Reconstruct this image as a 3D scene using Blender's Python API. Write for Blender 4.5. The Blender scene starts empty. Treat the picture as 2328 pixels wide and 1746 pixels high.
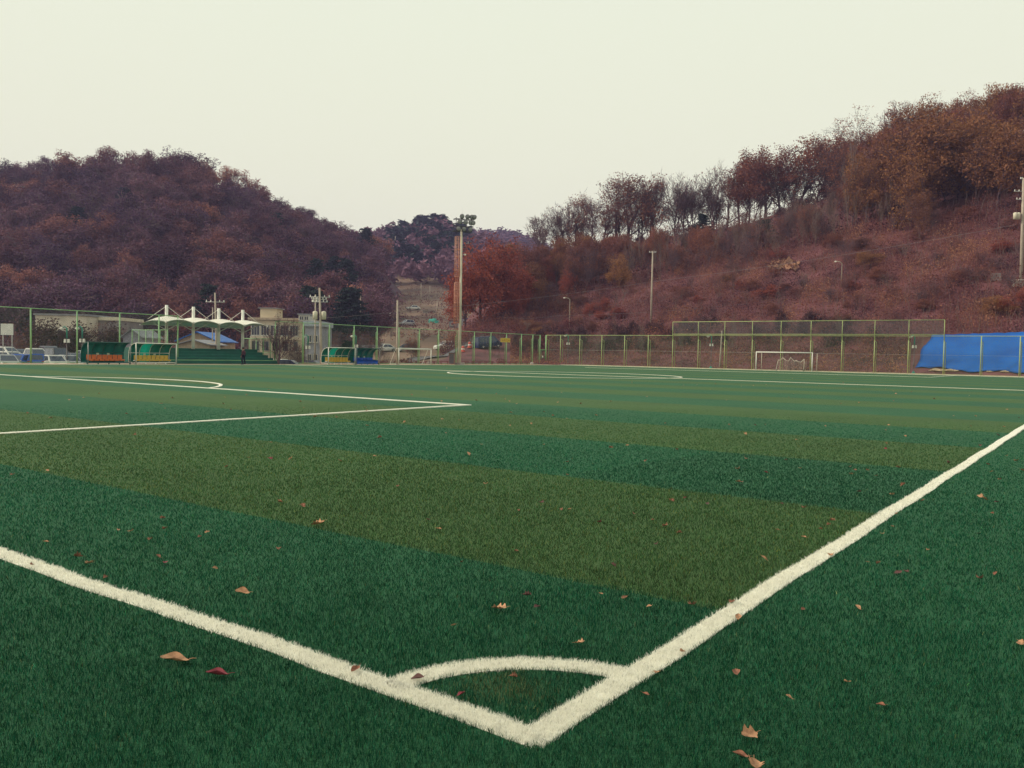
import bpy, math, random
import numpy as np
from mathutils import Vector, Matrix

# ------------------------------------------------------------------ camera, sky, sun, exposure
SC = bpy.context.scene
COL = SC.collection
F, CX, CY = 1906.41, 1164.0, 873.0
YAW, PITCH, ROLL = -0.62748, 0.035433, 0.018685
CAM = np.array([1.836, -2.742, 1.529])
_F = np.array([math.sin(YAW) * math.cos(PITCH), math.cos(YAW) * math.cos(PITCH), -math.sin(PITCH)])
_R0 = np.array([math.cos(YAW), -math.sin(YAW), 0.0])
_U0 = np.cross(_R0, _F)
_R = math.cos(ROLL) * _R0 + math.sin(ROLL) * _U0
_U = -math.sin(ROLL) * _R0 + math.cos(ROLL) * _U0

cd = bpy.data.cameras.new('camera')
cd.sensor_width = 36.0
cd.lens = F / 2328.0 * 36.0
cd.clip_start = 0.05
cd.clip_end = 20000
co = bpy.data.objects.new('camera', cd)
COL.objects.link(co)
M = Matrix(((_R[0], _U[0], -_F[0], CAM[0]), (_R[1], _U[1], -_F[1], CAM[1]), (_R[2], _U[2], -_F[2], CAM[2]), (0, 0, 0, 1)))
co.matrix_world = M
SC.camera = co

SUN_AZ = math.radians(232)      # compass-like angle from +Y clockwise to where the sun stands
SUN_EL = math.radians(30)
W = bpy.data.worlds.new('World')
SC.world = W
W.use_nodes = True
nt = W.node_tree
bg = nt.nodes['Background']
sky = nt.nodes.new('ShaderNodeTexSky')
sky.sky_type = 'NISHITA'
sky.sun_disc = False
sky.sun_elevation = SUN_EL
sky.sun_rotation = SUN_AZ
sky.dust_density = 4.0
sky.air_density = 1.0
mixs = nt.nodes.new('ShaderNodeMix')
mixs.data_type = 'RGBA'
mixs.inputs[0].default_value = 0.96         # thin even overcast veil over the clear sky
geo_ = nt.nodes.new('ShaderNodeTexCoord')
sep_ = nt.nodes.new('ShaderNodeSeparateXYZ')
nt.links.new(geo_.outputs['Generated'], sep_.inputs[0])
veil = nt.nodes.new('ShaderNodeValToRGB')      # pale veil: creamy low down, slightly cooler overhead
veil.color_ramp.elements[0].position = 0.0
veil.color_ramp.elements[0].color = (1.0, 0.965, 0.735, 1)
veil.color_ramp.elements[1].position = 0.75
veil.color_ramp.elements[1].color = (0.86, 0.95, 0.84, 1)
e_ = veil.color_ramp.elements.new(0.36)
e_.color = (0.955, 0.99, 0.79, 1)
nt.links.new(sep_.outputs[2], veil.inputs[0])
gain = nt.nodes.new('ShaderNodeVectorMath'); gain.operation = 'SCALE'; gain.inputs[3].default_value = 9.6
nt.links.new(veil.outputs[0], gain.inputs[0])
nt.links.new(gain.outputs[0], mixs.inputs[7])
nt.links.new(sky.outputs[0], mixs.inputs[6])
nt.links.new(mixs.outputs[2], bg.inputs[0])
bg.inputs[1].default_value = 0.1

sl = bpy.data.lights.new('sun', 'SUN')
sl.energy = 3.0
sl.angle = math.radians(7)
sl.color = (1.0, 0.90, 0.74)
so = bpy.data.objects.new('sun', sl)
COL.objects.link(so)
sd = Vector((math.sin(SUN_AZ) * math.cos(SUN_EL), math.cos(SUN_AZ) * math.cos(SUN_EL), math.sin(SUN_EL)))
so.rotation_euler = sd.to_track_quat('Z', 'Y').to_euler()
so.location = (0, 0, 60)

SC.view_settings.view_transform = 'Standard'
SC.view_settings.look = 'None'
SC.view_settings.exposure = 0.0
SC.view_settings.gamma = 1.0
SC.view_settings.use_curve_mapping = False
SC.render.engine = 'CYCLES'
SC.cycles.max_bounces = 5
SC.cycles.use_adaptive_sampling = True
SC.cycles.adaptive_threshold = 0.02
SC.cycles.diffuse_bounces = 2
SC.cycles.glossy_bounces = 2
SC.cycles.transparent_max_bounces = 12
SC.cycles.volume_bounces = 0
SC.cycles.use_denoising = True

# ------------------------------------------------------------------ measuring helpers (pixel of the survey -> place)
def ray(u, v):
    return _F + _R * (u - CX) / F - _U * (v - CY) / F
def at_d(u, v, d):
    return CAM + ray(u, v) * d
def at_x(u, v, X):
    r = ray(u, v); return CAM + r * (X - CAM[0]) / r[0]
def at_y(u, v, Y):
    r = ray(u, v); return CAM + r * (Y - CAM[1]) / r[1]
def gnd(u, v, z=0.0):
    r = ray(u, v); return CAM + r * (z - CAM[2]) / r[2]
def depth(P):
    return float((np.asarray(P) - CAM) @ _F)
def hv(u):      # row of the horizon in column u
    return CY + F * (_F[2] + _R[2] * (u - CX) / F) / _U[2]
def place(u, d):
    a = (u - CX) / F; b = (hv(u) - CY) / F
    return CAM[0] + (_F[0] + _R[0] * a - _U[0] * b) * d, CAM[1] + (_F[1] + _R[1] * a - _U[1] * b) * d
def zat(u, v, d):
    return CAM[2] + d * (hv(u) - v) / F

# ------------------------------------------------------------------ materials
def rgba(c): return (c[0], c[1], c[2], 1.0)
MATS = {}
def mat(name, color, rough=0.7, var=0.15, scale=4.0, metal=0.0, spec=0.4, bump=0.0, emit=None, dark=None):
    """procedural paint / concrete / metal: colour broken by two noises, optional fine relief"""
    if name in MATS: return MATS[name]
    m = bpy.data.materials.new(name); m.use_nodes = True
    n = m.node_tree.nodes; l = m.node_tree.links
    b = n['Principled BSDF']
    b.inputs['Roughness'].default_value = rough
    b.inputs['Metallic'].default_value = metal
    b.inputs['Specular IOR Level'].default_value = spec
    tc = n.new('ShaderNodeTexCoord')
    nz = n.new('ShaderNodeTexNoise'); nz.inputs['Scale'].default_value = scale; nz.inputs['Detail'].default_value = 6
    l.new(tc.outputs['Object'], nz.inputs['Vector'])
    mx = n.new('ShaderNodeMix'); mx.data_type = 'RGBA'
    dk = dark if dark else tuple(c * (1 - var * 1.6) for c in color)
    lt = tuple(min(1, c * (1 + var)) for c in color)
    mx.inputs[6].default_value = rgba(dk); mx.inputs[7].default_value = rgba(lt)
    rp = n.new('ShaderNodeMapRange'); rp.inputs[1].default_value = 0.3; rp.inputs[2].default_value = 0.7
    l.new(nz.outputs[0], rp.inputs[0]); l.new(rp.outputs[0], mx.inputs[0])
    l.new(mx.outputs[2], b.inputs['Base Color'])
    if bump > 0:
        bp = n.new('ShaderNodeBump'); bp.inputs['Strength'].default_value = bump; bp.inputs['Distance'].default_value = 0.02
        n2 = n.new('ShaderNodeTexNoise'); n2.inputs['Scale'].default_value = scale * 8; n2.inputs['Detail'].default_value = 4
        l.new(tc.outputs['Object'], n2.inputs['Vector'])
        l.new(n2.outputs[0], bp.inputs['Height']); l.new(bp.outputs[0], b.inputs['Normal'])
    MATS[name] = m
    return m

def leaf_mat(name, ramp, trans=0.25, rough=0.8, objvar=0.0, attr='tint'):
    """foliage: colour from a per-leaf tint and, for trees, the individual tree"""
    if name in MATS: return MATS[name]
    m = bpy.data.materials.new(name); m.use_nodes = True
    n = m.node_tree.nodes; l = m.node_tree.links
    b = n['Principled BSDF']; b.inputs['Roughness'].default_value = rough; b.inputs['Specular IOR Level'].default_value = 0.15
    at = n.new('ShaderNodeAttribute'); at.attribute_name = attr
    oi = n.new('ShaderNodeObjectInfo')
    ma = n.new('ShaderNodeMath'); ma.operation = 'MULTIPLY_ADD'
    ma.inputs[1].default_value = 1.0 - objvar
    mb = n.new('ShaderNodeMath'); mb.operation = 'MULTIPLY'; mb.inputs[1].default_value = objvar
    l.new(oi.outputs['Random'], mb.inputs[0]); l.new(mb.outputs[0], ma.inputs[2]); l.new(at.outputs['Fac'], ma.inputs[0])
    cr = n.new('ShaderNodeValToRGB')
    el = cr.color_ramp.elements
    el[0].position = ramp[0][0]; el[0].color = rgba(ramp[0][1])
    el[1].position = ramp[-1][0]; el[1].color = rgba(ramp[-1][1])
    for p, c in ramp[1:-1]:
        e = el.new(p); e.color = rgba(c)
    l.new(ma.outputs[0], cr.inputs[0])
    l.new(cr.outputs[0], b.inputs['Base Color'])
    tr = n.new('ShaderNodeBsdfTranslucent'); l.new(cr.outputs[0], tr.inputs[0])
    ms = n.new('ShaderNodeMixShader'); ms.inputs[0].default_value = trans
    out = n['Material Output']
    l.new(b.outputs[0], ms.inputs[1]); l.new(tr.outputs[0], ms.inputs[2]); l.new(ms.outputs[0], out.inputs[0])
    MATS[name] = m
    return m

def vcol_mat(name, attr='col', trans=0.25, rough=0.6, spec=0.3):
    m = bpy.data.materials.new(name); m.use_nodes = True
    n = m.node_tree.nodes; l = m.node_tree.links
    b = n['Principled BSDF']; b.inputs['Roughness'].default_value = rough; b.inputs['Specular IOR Level'].default_value = spec
    at = n.new('ShaderNodeAttribute'); at.attribute_name = attr
    l.new(at.outputs['Color'], b.inputs['Base Color'])
    tr = n.new('ShaderNodeBsdfTranslucent'); l.new(at.outputs['Color'], tr.inputs[0])
    ms = n.new('ShaderNodeMixShader'); ms.inputs[0].default_value = trans
    l.new(b.outputs[0], ms.inputs[1]); l.new(tr.outputs[0], ms.inputs[2]); l.new(ms.outputs[0], n['Material Output'].inputs[0])
    MATS[name] = m
    return m

def mesh_mat(name, color, pitch, wire):
    """woven wire: real diamond pattern, open between the wires"""
    m = bpy.data.materials.new(name); m.use_nodes = True
    n = m.node_tree.nodes; l = m.node_tree.links
    b = n['Principled BSDF']; b.inputs['Base Color'].default_value = rgba(color); b.inputs['Roughness'].default_value = 0.6
    tc = n.new('ShaderNodeUVMap')
    sp = n.new('ShaderNodeSeparateXYZ'); l.new(tc.outputs[0], sp.inputs[0])
    outs = []
    for op in ('ADD', 'SUBTRACT'):
        a = n.new('ShaderNodeMath'); a.operation = op
        l.new(sp.outputs[0], a.inputs[0]); l.new(sp.outputs[1], a.inputs[1])
        d = n.new('ShaderNodeMath'); d.operation = 'DIVIDE'; d.inputs[1].default_value = pitch; l.new(a.outputs[0], d.inputs[0])
        f = n.new('ShaderNodeMath'); f.operation = 'FRACT'; l.new(d.outputs[0], f.inputs[0])
        t = n.new('ShaderNodeMath'); t.operation = 'LESS_THAN'; t.inputs[1].default_value = wire; l.new(f.outputs[0], t.inputs[0])
        outs.append(t)
    mx = n.new('ShaderNodeMath'); mx.operation = 'MAXIMUM'
    l.new(outs[0].outputs[0], mx.inputs[0]); l.new(outs[1].outputs[0], mx.inputs[1])
    tr = n.new('ShaderNodeBsdfTransparent')
    ms = n.new('ShaderNodeMixShader')
    l.new(mx.outputs[0], ms.inputs[0]); l.new(tr.outputs[0], ms.inputs[1]); l.new(b.outputs[0], ms.inputs[2])
    l.new(ms.outputs[0], n['Material Output'].inputs[0])
    MATS[name] = m
    return m

def poly_mat(name, color, trans):
    """tinted polycarbonate sheet: part light passes through"""
    m = bpy.data.materials.new(name); m.use_nodes = True
    n = m.node_tree.nodes; l = m.node_tree.links
    b = n['Principled BSDF']; b.inputs['Base Color'].default_value = rgba(color); b.inputs['Roughness'].default_value = 0.35
    tr = n.new('ShaderNodeBsdfTranslucent'); tr.inputs[0].default_value = rgba(color)
    tp = n.new('ShaderNodeBsdfTransparent'); tp.inputs[0].default_value = rgba(color)
    m1 = n.new('ShaderNodeMixShader'); m1.inputs[0].default_value = 0.5
    m2 = n.new('ShaderNodeMixShader'); m2.inputs[0].default_value = trans
    l.new(tr.outputs[0], m1.inputs[1]); l.new(tp.outputs[0], m1.inputs[2])
    l.new(b.outputs[0], m2.inputs[1]); l.new(m1.outputs[0], m2.inputs[2])
    l.new(m2.outputs[0], n['Material Output'].inputs[0])
    MATS[name] = m
    return m

# ------------------------------------------------------------------ geometry helpers
class MB:
    def __init__(s): s.v = []; s.f = []
    def box(s, c, size, rz=0.0, taper=1.0):
        hx, hy, hz = size[0] / 2, size[1] / 2, size[2] / 2
        k = len(s.v); ca, sa = math.cos(rz), math.sin(rz)
        for z in (-hz, hz):
            t = taper if z > 0 else 1.0
            for x, y in ((-hx, -hy), (hx, -hy), (hx, hy), (-hx, hy)):
                x *= t; y *= t
                s.v.append((c[0] + x * ca - y * sa, c[1] + x * sa + y * ca, c[2] + z))
        s.f += [tuple(k + i for i in q) for q in ((0, 3, 2, 1), (4, 5, 6, 7), (0, 1, 5, 4), (1, 2, 6, 5), (2, 3, 7, 6), (3, 0, 4, 7))]
        return s
    def tube(s, pts, rads, n=6, cap=True):
        if not hasattr(rads, '__len__'): rads = [rads] * len(pts)
        pts = [Vector(p) for p in pts]; k0 = len(s.v)
        d = (pts[1] - pts[0]).normalized()
        a = d.orthogonal().normalized()
        for i, p in enumerate(pts):
            dd = (pts[min(i + 1, len(pts) - 1)] - pts[max(i - 1, 0)])
            if dd.length < 1e-9: dd = d
            dd = dd.normalized()
            a = (a - dd * a.dot(dd))
            a = dd.orthogonal().normalized() if a.length < 1e-6 else a.normalized()
            b = dd.cross(a)
            for j in range(n):
                t = 2 * math.pi * j / n
                s.v.append(tuple(p + (a * math.cos(t) + b * math.sin(t)) * rads[i]))
        for i in range(len(pts) - 1):
            for j in range(n):
                q = k0 + i * n; s.f.append((q + j, q + (j + 1) % n, q + n + (j + 1) % n, q + n + j))
        if cap:
            s.f.append(tuple(k0 + j for j in reversed(range(n))))
            e = k0 + (len(pts) - 1) * n; s.f.append(tuple(e + j for j in range(n)))
        return s
    def cyl(s, p0, p1, r0, r1=None, n=8): return s.tube([p0, p1], [r0, r0 if r1 is None else r1], n)
    def lathe(s, prof, c=(0, 0, 0), axis='z', n=12):
        k = len(s.v)
        for r, h in prof:
            for j in range(n):
                t = 2 * math.pi * j / n; a, b = r * math.cos(t), r * math.sin(t)
                if axis == 'z': p = (a, b, h)
                elif axis == 'y': p = (a, h, b)
                else: p = (h, a, b)
                s.v.append((c[0] + p[0], c[1] + p[1], c[2] + p[2]))
        for i in range(len(prof) - 1):
            for j in range(n):
                q = k + i * n; s.f.append((q + j, q + (j + 1) % n, q + n + (j + 1) % n, q + n + j))
        s.f.append(tuple(k + j for j in range(n))); s.f.append(tuple(k + (len(prof) - 1) * n + j for j in range(n)))
        return s
    def grid(s, P):
        """P: array [n][m] of points -> quads"""
        k = len(s.v); n = len(P); m = len(P[0])
        for r in P: s.v += [tuple(float(x) for x in p) for p in r]
        for i in range(n - 1):
            for j in range(m - 1):
                a = k + i * m + j; s.f.append((a, a + 1, a + m + 1, a + m))
        return s
    def sheet(s, P, th=0.02, off=(0, 0, 1)):
        """grid with thickness"""
        P = [[np.array(p, float) for p in r] for r in P]; o = np.array(off) * th
        k = len(s.v); n = len(P); m = len(P[0])
        s.grid(P); s.grid([[p - o for p in r] for r in P])
        K = n * m
        rim = [(0, j) for j in range(m)] + [(i, m - 1) for i in range(1, n)] + [(n - 1, j) for j in range(m - 2, -1, -1)] + [(i, 0) for i in range(n - 2, 0, -1)]
        for a, b in zip(rim, rim[1:] + rim[:1]):
            ia = k + a[0] * m + a[1]; ib = k + b[0] * m + b[1]
            s.f.append((ia, ib, ib + K, ia + K))
        return s
    def prism(s, poly, z0, z1, xf=lambda x, y, z: (x, y, z)):
        k = len(s.v); n = len(poly)
        for z in (z0, z1): s.v += [xf(x, y, z) for x, y in poly]
        s.f.append(tuple(k + i for i in reversed(range(n)))); s.f.append(tuple(k + n + i for i in range(n)))
        for i in range(n): s.f.append((k + i, k + (i + 1) % n, k + n + (i + 1) % n, k + n + i))
        return s
    def build(s, name, m, parent=None, smooth=False, world=False, loc=None):
        me = bpy.data.meshes.new(name)
        vs = s.v
        if world and parent is not None:
            o = parent.location if parent.parent is None else parent.location + parent.parent.location
            vs = [(x - o[0], y - o[1], z - o[2]) for x, y, z in vs]
        me.from_pydata(vs, [], s.f); me.update()
        if smooth: me.polygons.foreach_set('use_smooth', [True] * len(me.polygons))
        me.materials.append(m)
        o = bpy.data.objects.new(name, me); COL.objects.link(o)
        if parent: o.parent = parent
        if loc is not None: o.location = loc
        return o

def np_mesh(name, V, Fq, m, attr=None, smooth=False):
    """mesh from arrays; Fq: (n,3) or (n,4); attr: (name, type, domain, flat array)"""
    me = bpy.data.meshes.new(name)
    V = np.asarray(V, np.float32); Fq = np.asarray(Fq, np.int32)
    me.vertices.add(len(V)); me.vertices.foreach_set('co', V.ravel())
    k = Fq.shape[1]
    me.loops.add(Fq.size); me.loops.foreach_set('vertex_index', Fq.ravel())
    me.polygons.add(len(Fq)); me.polygons.foreach_set('loop_start', np.arange(0, Fq.size, k, dtype=np.int32))
    if smooth: me.polygons.foreach_set('use_smooth', np.ones(len(Fq), bool))
    me.update(calc_edges=True)
    if attr:
        a = me.attributes.new(attr[0], attr[1], attr[2])
        a.data.foreach_set('color' if 'COLOR' in attr[1] else 'value', np.asarray(attr[3], np.float32).ravel())
    me.materials.append(m)
    return me
def link(name, me, parent=None):
    o = bpy.data.objects.new(name, me); COL.objects.link(o)
    if parent: o.parent = parent
    return o
def tag(o, label=None, cat=None, group=None, kind=None):
    if label: o['label'] = label
    if cat: o['category'] = cat
    if group: o['group'] = group
    if kind: o['kind'] = kind
    return o
def thing(name, label, cat, loc=(0, 0, 0), rz=0.0, group=None):
    o = bpy.data.objects.new(name, None); COL.objects.link(o)
    o.location = loc; o.rotation_euler = (0, 0, rz); o.empty_display_size = 0.2
    return tag(o, label, cat, group)
def copy_tree(o, parent=None):
    c = o.copy(); COL.objects.link(c)
    if parent: c.parent = parent
    for ch in o.children: copy_tree(ch, c)
    return c
rng = np.random.default_rng(7)
R = random.Random(11)

def noise2(x, y, seed=0, oct=4):
    """cheap smooth value noise, -1..1"""
    x = np.asarray(x, float); y = np.asarray(y, float); out = 0; amp = 1; tot = 0
    for k in range(oct):
        s = seed * 17.13 + k * 7.7
        out = out + amp * (np.sin(x * 1.3 + 1.7 * np.sin(y * 0.9 + s) + s) * np.cos(y * 1.1 + 1.3 * np.sin(x * 0.7 - s) + 2 * s))
        tot += amp; amp *= 0.5; x = x * 2.03 + 3.1; y = y * 2.03 - 1.7
    return out / tot

# palette
white = mat('white_paint', (0.78, 0.75, 0.66), 0.5, 0.06, 2.0)
cream = mat('cream_paint', (0.66, 0.60, 0.46), 0.6, 0.08, 1.0)
fgreen = mat('fence_green', (0.25, 0.44, 0.20), 0.5, 0.12, 1.0)
fyel = mat('fence_yellow_green', (0.36, 0.42, 0.17), 0.5, 0.12, 1.0)
steel = mat('galvanised_steel', (0.45, 0.44, 0.42), 0.45, 0.1, 3.0, metal=0.3)
conc = mat('concrete', (0.36, 0.32, 0.28), 0.85, 0.15, 2.0, bump=0.2)
polec = mat('pole_concrete', (0.42, 0.35, 0.28), 0.85, 0.12, 1.5)
darkm = mat('dark_metal', (0.04, 0.04, 0.05), 0.5, 0.1, 3.0)
black = mat('black_rubber', (0.02, 0.02, 0.022), 0.8, 0.1, 5.0)
wire_m = mat('cable', (0.22, 0.18, 0.20), 0.6, 0.05, 1.0)
glass_d = mat('dark_glass', (0.04, 0.05, 0.085), 0.10, 0.1, 2.0, spec=0.6)

# ================================================================== SETTING: ground, turf, hills
FX, FY = -67.7, 106.8           # far touch line, far goal line
TX0, TX1, TY0, TY1 = -69.6, 14.0, -12.0, 109.4
GREEN = np.array((0.009, 0.074, 0.038)); OLIVE = np.array((0.031, 0.080, 0.028))
STR0, STRP = 2.08, 4.12         # first stripe edge and stripe width

g = MB().grid([[(x, y, -1.2) for x in (-6000, -400, -150, 100, 400, 6000)] for y in (-6000, -400, 0, 150, 400, 6000)])
ground = g.build('ground', mat('dry_earth', (0.17, 0.105, 0.075), 0.95, 0.25, 0.15, bump=0.3)); tag(ground, kind='structure')

def turf_material():
    m = bpy.data.materials.new('artificial_turf'); m.use_nodes = True
    n = m.node_tree.nodes; l = m.node_tree.links
    b = n['Principled BSDF']; b.inputs['Roughness'].default_value = 0.75; b.inputs['Specular IOR Level'].default_value = 0.2
    b.inputs['Sheen Weight'].default_value = 0.02; b.inputs['Sheen Roughness'].default_value = 0.45
    b.inputs['Sheen Tint'].default_value = (0.62, 0.85, 0.55, 1)
    ge = n.new('ShaderNodeNewGeometry'); sp = n.new('ShaderNodeSeparateXYZ'); l.new(ge.outputs['Position'], sp.inputs[0])
    def math_(op, a, bb=None):
        q = n.new('ShaderNodeMath'); q.operation = op
        for i, x in enumerate((a, bb)):
            if x is None: continue
            if isinstance(x, (int, float)): q.inputs[i].default_value = x
            else: l.new(x, q.inputs[i])
        return q.outputs[0]
    wob = n.new('ShaderNodeTexNoise'); wob.inputs['Scale'].default_value = 0.6; wob.inputs['Detail'].default_value = 3
    l.new(ge.outputs['Position'], wob.inputs['Vector'])
    yy = math_('ADD', sp.outputs[1], math_('MULTIPLY', math_('SUBTRACT', wob.outputs[0], 0.5), 0.12))
    ph = math_('FRACT', math_('DIVIDE', math_('SUBTRACT', yy, STR0), 2 * STRP))
    ol = math_('LESS_THAN', ph, 0.5)
    inside = math_('MULTIPLY', math_('GREATER_THAN', sp.outputs[1], 0.0), math_('LESS_THAN', sp.outputs[0], 0.0))
    ol = math_('MULTIPLY', ol, inside)
    far = math_('LESS_THAN', sp.outputs[0], FX)
    ol = math_('MULTIPLY', ol, math_('SUBTRACT', 1.0, math_('MULTIPLY', far, 0.0)))
    mx = n.new('ShaderNodeMix'); mx.data_type = 'RGBA'
    mx.inputs[6].default_value = rgba(GREEN * np.array((2.4, 1.38, 1.15))); mx.inputs[7].default_value = rgba(OLIVE * np.array((1.75, 1.38, 1.15)))
    l.new(ol, mx.inputs[0])
    # worn / lighter patches and blade grain
    n1 = n.new('ShaderNodeTexNoise'); n1.inputs['Scale'].default_value = 0.35; n1.inputs['Detail'].default_value = 5
    n2 = n.new('ShaderNodeTexNoise'); n2.inputs['Scale'].default_value = 55; n2.inputs['Detail'].default_value = 3
    l.new(ge.outputs['Position'], n1.inputs['Vector']); l.new(ge.outputs['Position'], n2.inputs['Vector'])
    v1 = math_('ADD', 0.74, math_('MULTIPLY', n1.outputs[0], 0.5))
    v2 = math_('ADD', 0.55, math_('MULTIPLY', n2.outputs[0], 0.9))
    vv = math_('MULTIPLY', v1, v2)
    m2 = n.new('ShaderNodeMix'); m2.data_type = 'RGBA'; m2.blend_type = 'MULTIPLY'; m2.inputs[0].default_value = 1.0
    cb = n.new('ShaderNodeCombineXYZ')
    for i in range(3): l.new(vv, cb.inputs[i])
    l.new(mx.outputs[2], m2.inputs[6]); l.new(cb.outputs[0], m2.inputs[7])
    l.new(m2.outputs[2], b.inputs['Base Color'])
    bp = n.new('ShaderNodeBump'); bp.inputs['Strength'].default_value = 0.7; bp.inputs['Distance'].default_value = 0.03
    l.new(n2.outputs[0], bp.inputs['Height']); l.new(bp.outputs[0], b.inputs['Normal'])
    return m
turf_m = turf_material()
tb = MB()
xs = [TX0, -40, -15, 0, TX1]; ys = [TY0, 0, 20, 60, TY1]
tb.grid([[(x, y, 0.0) for x in xs] for y in ys])
turf = tb.build('turf_pitch', turf_m); tag(turf, kind='structure')
# raised platform under the turf with its sandy margin
pf = MB()
pf.box(((-73.4 + 16) / 2, (-14 + 111.2) / 2, -0.63), (16 + 73.4, 14 + 111.2, 1.24))
plat = pf.build('sand_margin', mat('sandy_earth', (0.52, 0.35, 0.22), 0.95, 0.2, 0.8, bump=0.3)); tag(plat, kind='structure')
# thin concrete kerb along the far goal end of the turf
kb = MB().box(((-73 + 14) / 2, 109.75, -0.02), (87, 0.16, 0.18)).build('kerb', mat('kerb_concrete', (0.48, 0.42, 0.33), 0.9, 0.15, 1.5)); tag(kb, kind='structure')

# ---- line markings: wobbling strips as polylines of (x, y)
LW = 0.135
def wob(t, s): return 0.010 * math.sin(t * 1.9 + s) + 0.006 * math.sin(t * 5.3 + 2 * s)
def straight(p, q, s, amp=1.0):
    p = np.array(p); q = np.array(q); L = np.linalg.norm(q - p); n = max(2, int(L / 0.4)); d = (q - p) / L; nn = np.array((-d[1], d[0]))
    return [p + d * L * i / n + nn * wob(L * i / n, s) * amp for i in range(n + 1)]
def arc(c, r, a0, a1, s):
    n = max(10, int(abs(a1 - a0) * r / 0.12)); out = []
    for i in range(n + 1):
        a = a0 + (a1 - a0) * i / n; rr = r + wob(a * r, s)
        out.append(np.array((c[0] + rr * math.cos(a), c[1] + rr * math.sin(a))))
    return out
cxm = FX / 2
dth = math.asin((16.5 - 11) / 9.15)
near_pen_x = cxm + 20.16
def pen_front(y): return straight((cxm - 20.16, y), (near_pen_x, y), 3.3, 0.9)
LINES = [
    ('goal_line', 'white goal line of turf running from the near corner to the left', straight((0, 0), (FX, 0), 1.0, 1.3)),
    ('touch_line', 'white touch line of turf running from the near corner up to the right', straight((0, 0), (0, FY), 2.2, 0.8)),
    ('corner_arc', 'white quarter circle at the near corner', arc((0, 0), 0.80, math.pi / 2, math.pi, 0.7)),
    ('penalty_area_line', 'white side line of the near penalty area', straight((near_pen_x, 0), (near_pen_x, 16.55), 4.0)),
    ('penalty_front_line', 'white front line of the near penalty area', pen_front(16.5)),
    ('penalty_arc', 'white arc in front of the near penalty area', arc((cxm, 11), 9.15, dth, math.pi - dth, 1.3)),
    ('halfway_line', 'white halfway line crossing the pitch', straight((FX, FY / 2), (0, FY / 2), 5.0)),
    ('centre_circle', 'white centre circle', arc((cxm, FY / 2), 9.15, 0, 2 * math.pi, 0.1)),
    ('far_penalty_front_line', 'white front line of the far penalty area', pen_front(FY - 16.5)),
    ('far_penalty_side_line', 'white right side line of the far penalty area', straight((near_pen_x, FY - 16.55), (near_pen_x, FY), 4.4)),
    ('far_goal_line', 'white goal line under the far goal', straight((FX, FY), (0, FY), 6.0)),
    ('far_touch_line', 'white touch line in front of the dugouts', straight((FX, 0), (FX, FY), 7.0)),
]
line_m = mat('line_white', (0.80, 0.76, 0.64), 0.8, 0.06, 9.0)
def strip(pts, w):
    P = np.array(pts); t = np.gradient(P, axis=0); t /= np.linalg.norm(t, axis=1)[:, None]; n = np.stack([-t[:, 1], t[:, 0]], 1)
    return P - n * w / 2, P + n * w / 2
def dist_to(P, X, Y):
    """distance of many points to a polyline (vectorised over segments in chunks)"""
    P = np.array(P); A = P[:-1]; Bv = P[1:] - A; L2 = (Bv ** 2).sum(1)
    best = np.full(len(X), 1e9)
    for a, b, l2 in zip(A, Bv, L2):
        t = np.clip(((X - a[0]) * b[0] + (Y - a[1]) * b[1]) / l2, 0, 1)
        d = (X - a[0] - t * b[0]) ** 2 + (Y - a[1] - t * b[1]) ** 2
        np.minimum(best, d, out=best)
    return np.sqrt(best)

# ---- blades of the artificial turf round the camera (denser near it), one stuff object + the white blades of the lines
def blade_field():
    dmin, dmax, half = 1.1, 26.0, math.radians(41)
    N0, d0, ex = 20000.0, 3.2, 1.95
    dd = np.linspace(dmin, dmax, 600)
    dens = N0 * np.minimum(1, (d0 / dd) ** ex) * dd * 2 * half
    cdf = np.concatenate([[0], np.cumsum((dens[1:] + dens[:-1]) / 2 * np.diff(dd))]); n = int(cdf[-1])
    d = np.interp(rng.random(n) * cdf[-1], cdf, dd)
    az = YAW + (rng.random(n) * 2 - 1) * half
    x = CAM[0] + np.sin(az) * d; y = CAM[1] + np.cos(az) * d
    k = (x < TX1 - 0.1) & (y > TY0 + 0.1) & (y < TY1) & (x > TX0)
    return x[k], y[k], d[k]
def blades(x, y, d, h, w, lean, col, heading=None):
    n = len(x)
    a = rng.random(n) * 2 * np.pi if heading is None else heading
    lx, ly = np.cos(a) * lean, np.sin(a) * lean
    b = rng.random(n) * np.pi
    wx, wy = np.cos(b) * w / 2, np.sin(b) * w / 2
    z = np.zeros(n)
    v0 = np.stack([x - wx, y - wy, z], 1); v1 = np.stack([x + wx, y + wy, z], 1)
    mx_, my_ = x + lx * 0.35, y + ly * 0.35
    v2 = np.stack([mx_ + wx * .8, my_ + wy * .8, h * 0.6], 1); v3 = np.stack([mx_ - wx * .8, my_ - wy * .8, h * 0.6], 1)
    v4 = np.stack([x + lx, y + ly, h], 1)
    V = np.stack([v0, v1, v2, v3, v4], 1).reshape(-1, 3)
    i = np.arange(n)[:, None] * 5
    T = np.concatenate([i + [[0, 1, 2]], i + [[0, 2, 3]], i + [[3, 2, 4]]], 1).reshape(-1, 3)
    C = np.concatenate([np.repeat(col, 5, 0), np.ones((n * 5, 1))], 1)
    return V, T, C
bx_, by_, bd_ = blade_field()
mask = np.zeros(len(bx_), bool); which = np.full(len(bx_), -1)
edge_j = rng.normal(0, 0.006, len(bx_))
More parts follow.
